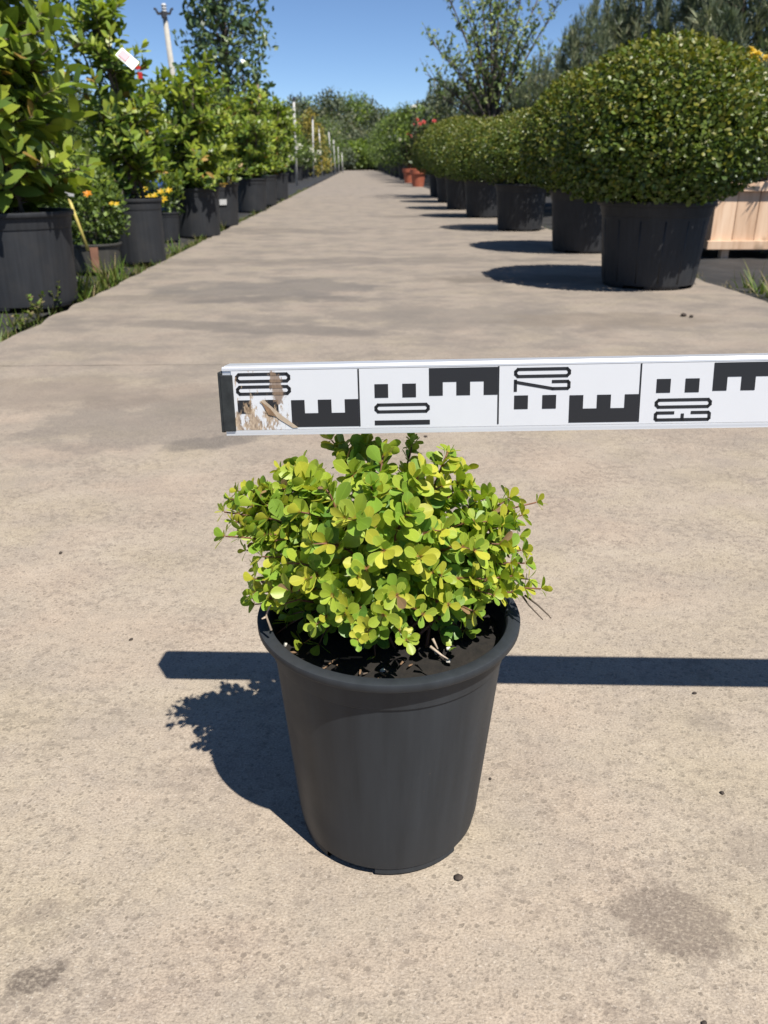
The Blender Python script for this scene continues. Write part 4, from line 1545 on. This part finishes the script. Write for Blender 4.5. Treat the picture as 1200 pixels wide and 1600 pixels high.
for i, (px, py, Y, k, lab) in enumerate(pines):
    p = at(px, py, Y)
    H = p.z + 0.05
    t = thing('pine_tree', PINELAB.get(i, 'grey green pine in the group behind the two largest box balls'), 'pine', (p.x, p.y, -0.05), PINEGRP, rotz=i * 1.3)
    mbp, mef = pine_data[k]
    if len(pine_trunks) <= k or True:
        pass
    key = 'trunk_%d' % k
    tm = bpy.data.meshes.get(key)
    if tm is None:
        o = mbp.build('trunk', M['bark'], t, smooth=True)
        o.data.name = key
    else:
        o = link('trunk', tm, t)
    H0 = (3.2, 3.0, 2.6)[k]
    o2 = link('foliage', mef, t, 'stuff')
    for q_ in (o, o2):
        q_.scale = (H / H0 * 0.95, H / H0 * 0.95, H / H0)

# small pine growing in the planter
mbp, mef = pine_mesh(47, 0.62, 0.75, 260, 12, 0.11, skirt=0.02, shape=1.2)
sp = thing('pine_sapling', 'small long needled pine growing in the wooden planter', 'pine', (pl0.x + 0.34, pl0.y + 0.28, zt - 0.07))
mbp.build('trunk', M['bark'], sp, smooth=True)
link('foliage', mef, sp, 'stuff')

# yellow rose bush behind the planter
rp_ = at(1190, 300, 6.4)
rose = thing('rose_bush', 'rose bush with round yellow blooms behind the wooden planter', 'rose bush', (rp_.x + 0.05, 6.5, -0.03))
P_, R_, S_, I_ = blob_leaves(8, 1500, (0.05, 0.05, 0.95), (0.36, 0.33, 0.42), 0.055, (0.9, 0.5), 0.35, 0.2)
link('foliage', foliage_mesh('foliage', T_SMALL, P_, R_, S_, I_, DULL), rose, 'stuff')
mb = MB()
for k in range(8):
    a = k * 0.8
    e = Vector((0.25 * math.cos(a), 0.25 * math.sin(a), 1.0 + 0.04 * k))
    mb.tube([(0.02 * k, 0, 0), e * 0.5, e], [0.010, 0.008, 0.004], 5)
mb.build('stems', M['bark'], rose)
for k, (px, py) in enumerate(((1173, 79), (1183, 85), (1184, 98), (1197, 92), (1180, 108), (1192, 128), (1203, 110), (1170, 88))):
    flower(rose, in_thing(rose, px, py, -0.30 + 0.02 * (k % 3)), 0.034, PETAL_Y, 7, 'bloom', 0.75, seed=k, rows=4)

# ------------------------------------------------------------------ generic trees
T_TREE = leaf_template(1.0, 0.62, 1, 2, 'ellipse', cup=0.0, curl=0.12, petiole=0.2)


def tree_clumps(name, label, cat, base, H, rx, z0, nclump, nleaf, leaf, mats, seed, group=None, shape='round', trunk=0.03, tw=(0.85, 0.35), csize=0.22, lean=0.0, pot=None):
    """trunk and limbs carrying leaf clumps inside a crown outline"""
    r_ = random.Random(seed)
    g_ = np.random.default_rng(seed)
    t = thing(name, label, cat, base, group)
    mb_ = MB()
    mb_.tube([(0, 0, 0), (r_.gauss(0, .02) * H, r_.gauss(0, .02) * H, H * 0.45), (lean, 0, H * 0.93)], [trunk * H * 0.5, trunk * H * 0.36, trunk * H * 0.06], 8)
    P, D, Nn, S, Mi = [], [], [], [], []
    for k in range(nclump):
        f = (k + r_.random()) / nclump
        z = z0 + (H - z0) * f
        if shape == 'round':
            w = rx * math.sqrt(max(0.02, 1 - (2 * f - 0.95) ** 2))
        elif shape == 'column':
            w = rx * (0.75 + 0.35 * math.sin(math.pi * min(1, f * 0.9 + 0.1))) * (1 if f < 0.8 else 1 - 3.2 * (f - 0.8))
        elif shape == 'cone':
            w = rx * (1 - f) ** 0.75 + 0.03
        else:
            w = rx
        a = k * 2.39996 + r_.gauss(0, .4)
        q = math.sqrt(r_.uniform(0.15, 1.0))
        c_ = Vector((w * q * math.cos(a) + lean * f, w * q * math.sin(a), z))
        mb_.tube([(lean * f * .8, 0, max(0.05 * H, z - 0.5 * w - 0.05)), Vector((c_.x * .5, c_.y * .5, z - 0.15 * w)), c_], [trunk * H * 0.16 * (1.1 - f), trunk * H * 0.10 * (1.1 - f), trunk * H * 0.03], 4)
        cs = csize * rx * r_.uniform(0.7, 1.35)
        n_ = max(6, int(nleaf * (cs / (csize * rx)) ** 2))
        d = unit(n_, g_)
        rr_ = cs * g_.random(n_) ** 0.45
        p = np.array(tuple(c_)) + d * rr_[:, None] * np.array([1.15, 1.15, 0.85])
        P.append(p)
        D.append(d * 0.5 + g_.normal(size=(n_, 3)) * 0.6 + np.array([0, 0, 0.1]))
        Nn.append(d * 0.5 + g_.normal(size=(n_, 3)) * 0.5 + np.array([0, 0, 0.55]))
        S.append(leaf * g_.uniform(0.65, 1.25, n_))
        tone = r_.random()
        u = g_.random(n_) * 0.55 + tone * 0.45 + 0.15 * d[:, 2]
        Mi.append(np.where(u > tw[0], 0, np.where(u > tw[1], 1, 2)))
    P = np.concatenate(P); D = np.concatenate(D); Nn = np.concatenate(Nn); S = np.concatenate(S); Mi = np.concatenate(Mi)
    mb_.build('trunk', M['grey_bark'], t, smooth=True)
    link('crown', foliage_mesh('crown', T_TREE, P, frames(D, Nn), S, Mi, mats), t, 'stuff')
    return t


# columnar tree behind the left row, with its stake
p = at(352, 100, 13.5)
ct = tree_clumps('columnar_tree', 'tall narrow glossy leaved tree rising behind the left shrub row', 'tree', (p.x, 13.5, -0.05), 4.9, 0.55, 0.9, 210, 25, 0.095, POPLAR, 51, shape='column', trunk=0.022, tw=(0.55, 0.04), csize=0.30)
mb = MB()
a, b_ = in_thing(ct, 403, 132, -0.35), in_thing(ct, 402, 240, -0.35)
mb.tube([b_, a], 0.022, 8)
mb.build('stake', M['dry_twig'], ct)

# multi-stemmed open tree on the right
Yt = 15.0
p = at(770, 190, Yt)
ms = thing('multi_stem_tree', 'open multi stemmed tree with thin leaves against the sky behind the box balls', 'tree', (p.x, Yt, -0.05))
r_ = random.Random(77)
g_ = np.random.default_rng(77)
mb = MB()
P, D, Nn, S = [], [], [], []
fork = Vector((0.0, 0, 1.15))
mb.tube([(0, 0, 0), (0.01, 0, 0.6), fork], [0.10, 0.085, 0.08], 8)
tops = [(668, 60), (690, -30), (715, -60), (742, -90), (762, -110), (785, -110), (808, -100), (835, -80), (862, -50), (885, -10), (900, 60), (730, 20), (845, 20), (775, -20), (700, 90), (870, 110), (664, 115), (682, 150), (884, 145), (903, 105), (725, 110), (825, 115), (750, 60), (800, 40)]
for k, (px, py) in enumerate(tops):
    e = at(px, py, Yt + r_.uniform(-0.9, 0.9)) - ms.location
    hor = Vector((e.x, e.y, 0))
    s0 = fork + Vector((hor.x * .04, r_.gauss(0, .04), -0.1))
    c_ = fork + hor * 0.32 + Vector((0, 0, (e.z - fork.z) * 0.5))
    pts = [bez(s0, c_, e, i / 10) for i in range(11)]
    mb.tube(pts, [0.030 * (1 - 0.88 * i / 10) for i in range(11)], 6)
    for j in range(22):
        t = r_.uniform(0.22, 1.0)
        q0 = bez(s0, c_, e, t)
        a = r_.uniform(0, 6.283)
        l_ = r_.uniform(0.25, 0.75) * (1.1 - 0.5 * t)
        q1 = q0 + Vector((math.cos(a) * l_ * 0.55, math.sin(a) * l_ * 0.55, l_ * 0.8))
        mb.tube([q0, q0.lerp(q1, .5) + Vector((0, 0, -.02)), q1], [0.007, 0.005, 0.002], 4)
        for i in range(8):
            u = r_.uniform(0.2, 1.05)
            P.append(tuple(q0.lerp(q1, u) + Vector((r_.gauss(0, .035), r_.gauss(0, .035), r_.gauss(0, .035)))))
            D.append((r_.gauss(0, 1), r_.gauss(0, 1), r_.gauss(-0.2, .7)))
            Nn.append((r_.gauss(0, .7), r_.gauss(0, .7), r_.gauss(0.4, .6)))
            S.append(0.072 * r_.uniform(0.6, 1.25))
mb.build('trunk', M['grey_bark'], ms, smooth=True)
Mi = np.random.default_rng(3).choice(3, len(P), p=[0.35, 0.45, 0.2])
link('crown', foliage_mesh('crown', T_TREE, np.array(P), frames(np.array(D), np.array(Nn)), np.array(S), Mi, OPEN), ms, 'stuff')

# conifer behind the wide left shrub
p = at(48, 0, 7.0)
tree_clumps('conifer', 'dark conifer peeping over the broad left shrub', 'tree', (p.x, 7.0, -0.05), p.z + 0.05, 0.42, 0.3, 60, 60, 0.035, DULL, 52, shape='cone', trunk=0.02, csize=0.3)

# second row behind the left shrubs
BACKL = 'bushy shrubs standing behind the left row of pots'
for i, (x, y, H, rx) in enumerate([(-2.55, 5.2, 0.95, 0.5), (-2.5, 6.9, 1.0, 0.55), (-2.6, 8.7, 1.1, 0.6), (-2.6, 10.6, 1.2, 0.6), (-2.9, 12.6, 1.3, 0.6), (-3.1, 16, 1.6, 0.7), (-3.0, 19.5, 1.7, 0.8), (-3.1, 23.5, 2.0, 0.9)]):
    tree_clumps('bushy_shrub', 'bushy dark shrub standing in the shade behind the left row of pots', 'shrub', (x, y, -0.03), H, rx, 0.10, 46, 40, 0.055, (DULL, BRIGHT)[i % 2], 60 + i, BACKL, trunk=0.03, csize=0.38)

# golden and green conifers farther along on the left
p = at(480, 178, 42)
for i, (px, py, Y, rx, mats, nm, lab) in enumerate([
        (446, 182, 36, 0.42, GOLD, 'golden_conifer', 'golden conifer between the first two white posts'),
        (482, 176, 44, 0.62, GOLD, 'golden_conifer', 'tall golden conifer behind the second white post'),
        (497, 196, 50, 0.6, GOLD, 'golden_conifer', 'golden conifer behind the third white post')]):
    p = at(px, py, Y)
    tree_clumps(nm, lab, 'conifer', (p.x, Y, -0.05), p.z + 0.05, rx, 0.25, 60, 40, 0.10, mats, 80 + i, 'golden conifers on the left', shape='cone', trunk=0.02, csize=0.4)
LFAR = 'mixed potted bushes beyond the first white post'
for i, (px, py, Y, rx, mats) in enumerate([(437, 170, 24, 0.7, BRIGHT), (455, 205, 30, 0.6, BRIGHT), (468, 215, 34, 0.7, DULL), (478, 225, 38, 0.7, BRIGHT), (490, 222, 44, 0.7, DULL),
                                           (505, 215, 52, 0.9, DULL), (512, 186, 58, 1.3, BRIGHT), (520, 222, 64, 1.0, BRIGHT), (528, 215, 72, 1.2, DULL)]):
    p = at(px, py, Y)
    t = tree_clumps('potted_bush', 'rounded bush in a dark pot in the left row beyond the first white post', 'potted shrub', (p.x - 0.25, Y, -0.02), p.z + 0.03, rx, 0.55, 50, 40, 0.09, mats, 90 + i, LFAR, trunk=0.02, csize=0.38)
    mb = MB()
    mb.lathe([(0.01, 0.0), (0.30, 0.0), (0.36, 0.50), (0.39, 0.50), (0.39, 0.56), (0.35, 0.56), (0.33, 0.48), (0.01, 0.47)], 20)
    mb.build('pot', M['big_pot'], t, smooth=False)
    if i in (1, 3, 4):
        for k in range(2):
            flower(t, Vector((0.25 + 0.25 * k, -rx * 0.85, 0.75 + 0.35 * k)), 0.14, PETAL_W, 7, 'bloom', 0.8, seed=i, rows=3)

# white posts
POSTGRP = 'white posts along the left side of the road'
for i, (bx, by, tx, ty) in enumerate([(464, 289, 459, 158), (490, 278, 488.5, 186), (504, 274.5, 498, 200), (519, 272.5, 513.5, 206), (524, 271.5, 521, 218), (530, 270.5, 528, 229), (535.5, 270, 534, 238)]):
    b0 = ground(bx, by)
    tp = at(tx, ty, b0.y)
    t = thing('white_post', 'slim white post with dark cap, first of the line' if i == 0 else 'slim white post farther down the left side of the road', 'post', (b0.x, b0.y, -0.05), POSTGRP)
    mb = MB()
    e = tp - t.location
    mb.tube([(0, 0, 0), e * 0.5, e], [0.036, 0.034, 0.032], 12)
    mb.build('shaft', M['post_paint'], t, smooth=True)
    mb = MB()
    mb.tube([e + Vector((0, 0, 0.002)), e + Vector((0.02, 0, 0.11))], [0.045, 0.042], 12)
    mb.build('cap', M['dark_metal'], t)

# utility pole
Yp = 30
tp = at(257, 22, Yp); b0 = at(263, 100, Yp)
t = thing('utility_pole', 'tall pale utility pole with dark crossarm and white insulator', 'pole', (tp.x + 0.25, Yp, -0.05))
e = tp - t.location
mb = MB()
mb.tube([(0.0, 0, 0), e * 0.5, e * 1.0], [0.13, 0.10, 0.075], 12)
sh = mb.build('shaft', M['pole_grey'], t, smooth=True)
mb = MB()
mb.box(e + Vector((0, -0.09, 0.0)), (0.40, 0.07, 0.07))
for s in (-1, 1):
    mb.tube([e + Vector((0.19 * s, -0.09, 0.0)), e + Vector((0.24 * s, -0.09, 0.12)), e + Vector((0.30 * s, -0.09, 0.13))], 0.035, 6)
mb.tube([e + Vector((0, -0.09, -0.12)), e + Vector((0, -0.09, 0.06))], 0.09, 8)
mb.build('crossarm', M['dark_metal'], t)
mb = MB()
for k in range(3):
    mb.lathe([(0.02, e.z + 0.05 + 0.08 * k), (0.095, e.z + 0.06 + 0.08 * k), (0.06, e.z + 0.12 + 0.08 * k), (0.02, e.z + 0.13 + 0.08 * k)], 14, c=(e.x, e.y))
mb.build('insulator', M['porcelain'], t, smooth=True)

# ------------------------------------------------------------------ right side, farther: red pots with coral flowers, tall clipped shrubs
for i, (px, py, H, rx) in enumerate([(654, 292, 2.0, 0.42), (640, 286, 1.7, 0.4)]):
    b0 = ground(px, py)
    lab = ('slim coral flowering shrub in the larger terracotta pot', 'slim flowering shrub in the smaller terracotta pot behind')[i]
    t = thing('flowering_shrub', lab, 'potted shrub', (b0.x, b0.y + 0.2, 0), 'flowering shrubs in terracotta pots')
    mb = MB()
    mb.lathe([(0.01, 0.0), (0.15, 0.0), (0.19, 0.32), (0.225, 0.32), (0.23, 0.43), (0.20, 0.43), (0.18, 0.38), (0.01, 0.37)], 28)
    mb.build('pot', M['terracotta'], t)
    g2 = np.random.default_rng(70 + i)
    mb = MB()
    P_, D_, N_, S_ = [], [], [], []
    r_ = random.Random(70 + i)
    for k in range(11):
        a = k * 2.4
        e = Vector((rx * r_.uniform(.25, 1) * math.cos(a), rx * r_.uniform(.25, 1) * math.sin(a), H * r_.uniform(0.6, 1)))
        s0 = Vector((0.03 * math.cos(a), 0.03 * math.sin(a), 0.36))
        c_ = Vector((e.x * .35, e.y * .35, e.z * .6))
        mb.tube([bez(s0, c_, e, q_ / 5) for q_ in range(6)], [0.012 - 0.008 * q_ / 5 for q_ in range(6)], 5)
        for j in range(40):
            u = r_.uniform(0.2, 1.0)
            P_.append(tuple(bez(s0, c_, e, u) + Vector((r_.gauss(0, .05), r_.gauss(0, .05), r_.gauss(0, .05)))))
            D_.append((r_.gauss(0, 1), r_.gauss(0, 1), r_.gauss(0.5, .6)))
            N_.append((r_.gauss(0, .7), r_.gauss(0, .7), 0.6))
            S_.append(0.11 * r_.uniform(.6, 1.2))
        if k % 2 == 0:
            flower(t, e + Vector((0, -0.03, 0.02)), 0.065, PETAL_R if k != 4 else PETAL_W, 6, 'bloom', 0.8, seed=k, rows=3)
    mb.build('stems', M['bark'], t, smooth=True)
    Mi = g2.choice(3, len(P_), p=[0.3, 0.4, 0.3])
    link('foliage', foliage_mesh('foliage', T_TREE, np.array(P_), frames(np.array(D_), np.array(N_)), np.array(S_), Mi, DULL), t, 'stuff')

RF = 'tall rounded shrubs in black pots beyond the terracotta pots'
for i, (y, H, rx) in enumerate([(29, 2.1, .75), (33, 2.4, .85), (37.5, 2.5, .9), (42.5, 2.7, 1.0), (48, 2.9, 1.05), (54.5, 3.1, 1.1), (62, 3.3, 1.2), (70, 3.4, 1.3), (79, 3.6, 1.4)]):
    x = 2.05 + 0.004 * y
    t = tree_clumps('tall_shrub', 'tall rounded shrub in a black pot beyond the terracotta pots', 'potted shrub', (x, y, 0.0), H, rx, 0.6, 60, 50, 0.10, (BRIGHT, DULL, BRIGHT)[i % 3], 110 + i, RF, trunk=0.02, csize=0.38)
    mb = MB()
    mb.lathe([(0.01, 0.0), (0.36, 0.0), (0.43, 0.56), (0.46, 0.56), (0.46, 0.62), (0.41, 0.62), (0.39, 0.54), (0.01, 0.53)], 24)
    mb.build('pot', M['big_pot'], t)
BR = 'loose trees behind the right row'
for i, (px, py, Y, rx, mats, lab) in enumerate([
        (702, 138, 26, 0.9, HAZETREE, 'dark rounded tree left of the multi stemmed tree'), (672, 165, 34, 1.0, POPLAR, 'brownish tree behind the coral flowers'),
        (640, 172, 42, 1.1, DULL, 'dark tree behind the tall shrubs of the right row'), (622, 178, 50, 1.2, BRIGHT, 'bright green tree behind the tall shrubs of the right row'),
        (830, 170, 22, 1.3, DULL, 'low dark bush tree behind the box balls'), (760, 182, 26, 1.2, BRIGHT, 'low green bush behind the box balls'),
        (900, 170, 18, 1.2, DULL, 'dull green bush between the pines'), (655, 178, 60, 1.8, DULL, 'far dull green tree past the coral flowers')]):
    p = at(px, py, Y)
    tree_clumps('broadleaf_tree', lab, 'tree', (p.x, Y, -0.05), p.z + 0.05, rx, 0.35, 64, 46, 0.10, mats, 130 + i, BR, trunk=0.02, csize=0.36)

# ------------------------------------------------------------------ the far trees closing the view
FARG = 'far trees closing the end of the road'
far = [(418, 178, 95, 3.0), (432, 172, 105, 3.0), (452, 184, 98, 2.6), (466, 158, 104, 3.0), (484, 162, 112, 3.2), (500, 176, 106, 2.8), (519, 150, 112, 3.0), (534, 160, 124, 3.2), (549, 154, 118, 3.4),
       (566, 160, 126, 3.4), (581, 168, 120, 3.2), (597, 178, 116, 3.0), (612, 186, 124, 3.2), (634, 190, 120, 3.2), (400, 174, 110, 3.4), (378, 170, 100, 3.4), (655, 188, 112, 3.4),
       (540, 205, 98, 2.8), (575, 212, 100, 2.8), (513, 212, 94, 2.6), (555, 228, 92, 2.2), (528, 238, 90, 1.8), (590, 222, 96, 2.4)]
for i, (px, py, Y, rx) in enumerate(far):
    p = at(px, py, Y)
    tree_clumps('far_tree', 'hazy grey green tree in the wood at the far end of the road', 'tree', (p.x, Y, -0.05), p.z + 0.05, rx, 0.6, 70, 44, 0.34, HAZETREE if i % 4 else BRIGHT, 150 + i, FARG, trunk=0.03, csize=0.34)

# the same wood goes on to both sides
wood = [o for o in scene.objects if o.name.startswith('far_tree')]
for k in range(26):
    c = copy_tree(wood[k % len(wood)])
    side = -1 if k % 2 else 1
    c.location = (side * (16 + 5.2 * (k // 2)) + 2.0, 92 + (k * 7) % 23, -0.05)
    c.rotation_euler = (0, 0, k * 1.1)
    c['label'] = 'hazy grey green tree in the wood beyond the nursery beds beside the road'
    c['group'] = 'trees of the wood beside the nursery'

# ------------------------------------------------------------------ grass and weeds along the road edges
T_BLADE = leaf_template(1.0, 0.075, 1, 3, 'blade', cup=0, curl=0.35)
gr = np.random.default_rng(5)
O, D, S, Mi = [], [], [], []


def tuft(x, y, n, h, spread, dry=0.2, z=-0.03):
    for _ in range(n):
        a = gr.uniform(0, 6.283)
        O.append((x + gr.normal(0, spread), y + gr.normal(0, spread), z))
        D.append((math.cos(a) * 0.45 + gr.normal(0, .1), math.sin(a) * 0.45 + gr.normal(0, .1), 1.0))
        S.append(h * gr.uniform(0.45, 1.15))
        Mi.append(2 if gr.random() < dry else (0 if gr.random() < 0.6 else 1))


y = 2.2
while y < 24:
    dens = 0.5 + 0.5 * math.sin(y * 2.1) * math.sin(y * 0.83 + 1)
    if gr.random() < 0.35 + 0.6 * dens:
        tuft(ROAD_L - 0.05 + gr.normal(0, .03), y, int(10 + 18 * dens), 0.035 + 0.045 * dens * gr.random(), 0.022, 0.25)
    y += 0.045 * (1 + y * 0.06)
for px, py, n, h in ((128, 468, 46, 0.16), (150, 455, 40, 0.14), (172, 448, 46, 0.15), (186, 436, 40, 0.12), (116, 478, 34, 0.11), (270, 395, 30, 0.12), (345, 362, 26, 0.12), (30, 512, 30, 0.08)):
    g0 = ground(px, py, -0.03)
    tuft(g0.x, g0.y, n, h, 0.025, 0.12)
y = 3.2
while y < 16:
    if gr.random() < 0.40:
        tuft(ROAD_R + 0.05 + gr.normal(0, .03), y, 9, 0.05, 0.02, 0.3)
    y += 0.10
for px, py, n, h in ((1180, 470, 24, 0.15), (1195, 480, 30, 0.13), (1148, 452, 24, 0.09), (1165, 462, 14, 0.20), (1178, 398, 10, 0.10)):
    g0 = ground(px, py, -0.03)
    tuft(g0.x + 0.05, g0.y, n, h, 0.02, 0.2)
Dm = np.array(D)
link('grass', foliage_mesh('grass', T_BLADE, np.array(O), frames(Dm, unit(len(Dm), gr)), np.array(S), np.array(Mi), GRASS), None, 'stuff')
gobj = bpy.data.objects['grass']
gobj['label'] = 'patchy green grass and weeds along both edges of the concrete road'
gobj['category'] = 'grass'

# broad-leaved weeds among the grass by the first pot
wd = np.random.default_rng(9)
for k, (px, py, h) in enumerate(((60, 500, 0.10), (88, 488, 0.13), (40, 518, 0.07), (108, 470, 0.10))):
    g0 = ground(px, py, -0.03)
    t = thing('weed', 'small leafy weed growing at the road edge beside the broad left shrub', 'weed', (g0.x, g0.y, -0.03), 'weeds at the left road edge')
    mb = MB()
    P_, D_, N_, S_ = [], [], [], []
    for s in range(5):
        a = s * 1.3 + k
        e = Vector((0.035 * math.cos(a), 0.035 * math.sin(a), h * wd.uniform(.7, 1.1)))
        mb.tube([(0, 0, 0), e * 0.5 + Vector((0, 0, 0.01)), e], [0.0022, 0.0018, 0.001], 4)
        for j in range(9):
            u = wd.uniform(0.25, 1)
            P_.append(tuple(e * u)); D_.append((wd.normal(0, 1), wd.normal(0, 1), 0.5)); N_.append((wd.normal(0, .3), wd.normal(0, .3), 1)); S_.append(0.020 * wd.uniform(.6, 1.2))
    mb.build('stem', GRASS[1], t)
    link('foliage', foliage_mesh('foliage', T_FLAT, np.array(P_), frames(np.array(D_), np.array(N_)), np.array(S_), wd.choice(3, len(P_), p=[.35, .45, .2]), GRASS), t, 'stuff')

# pebbles and crumbs on the road
for k, (px, py, s) in enumerate(((716, 1373, 0.0034), (1128, 1240, 0.0022), (766, 1218, 0.0016), (1085, 1084, 0.0022), (1068, 494, 0.012), (1080, 496, 0.009), (418, 655, 0.003), (205, 1000, 0.0025), (95, 865, 0.003), (665, 683, 0.004), (1100, 1600, 0.002))):
    g0 = ground(px, py)
    mb = MB()
    rk = random.Random(k)
    vv = []
    for i in range(5):
        th = math.pi * i / 4
        for j in range(8):
            ph = 2 * math.pi * j / 8
            q_ = s * rk.uniform(0.75, 1.1)
            vv.append((q_ * math.sin(th) * math.cos(ph) * 1.25, q_ * math.sin(th) * math.sin(ph), q_ * 0.65 * math.cos(th)))
    ff = [(i * 8 + j, (i + 1) * 8 + j, (i + 1) * 8 + (j + 1) % 8, i * 8 + (j + 1) % 8) for i in range(4) for j in range(8)]
    mb.add(vv, ff)
    o = mb.build('crumb', M['crumb'], None, smooth=True)
    o.location = (g0.x, g0.y, s * 0.45)
    o.rotation_euler = (0, 0, k)
    o['label'] = 'tiny dark crumb of dirt lying on the concrete road'
    o['category'] = 'crumb'
    o['group'] = 'crumbs on the road'
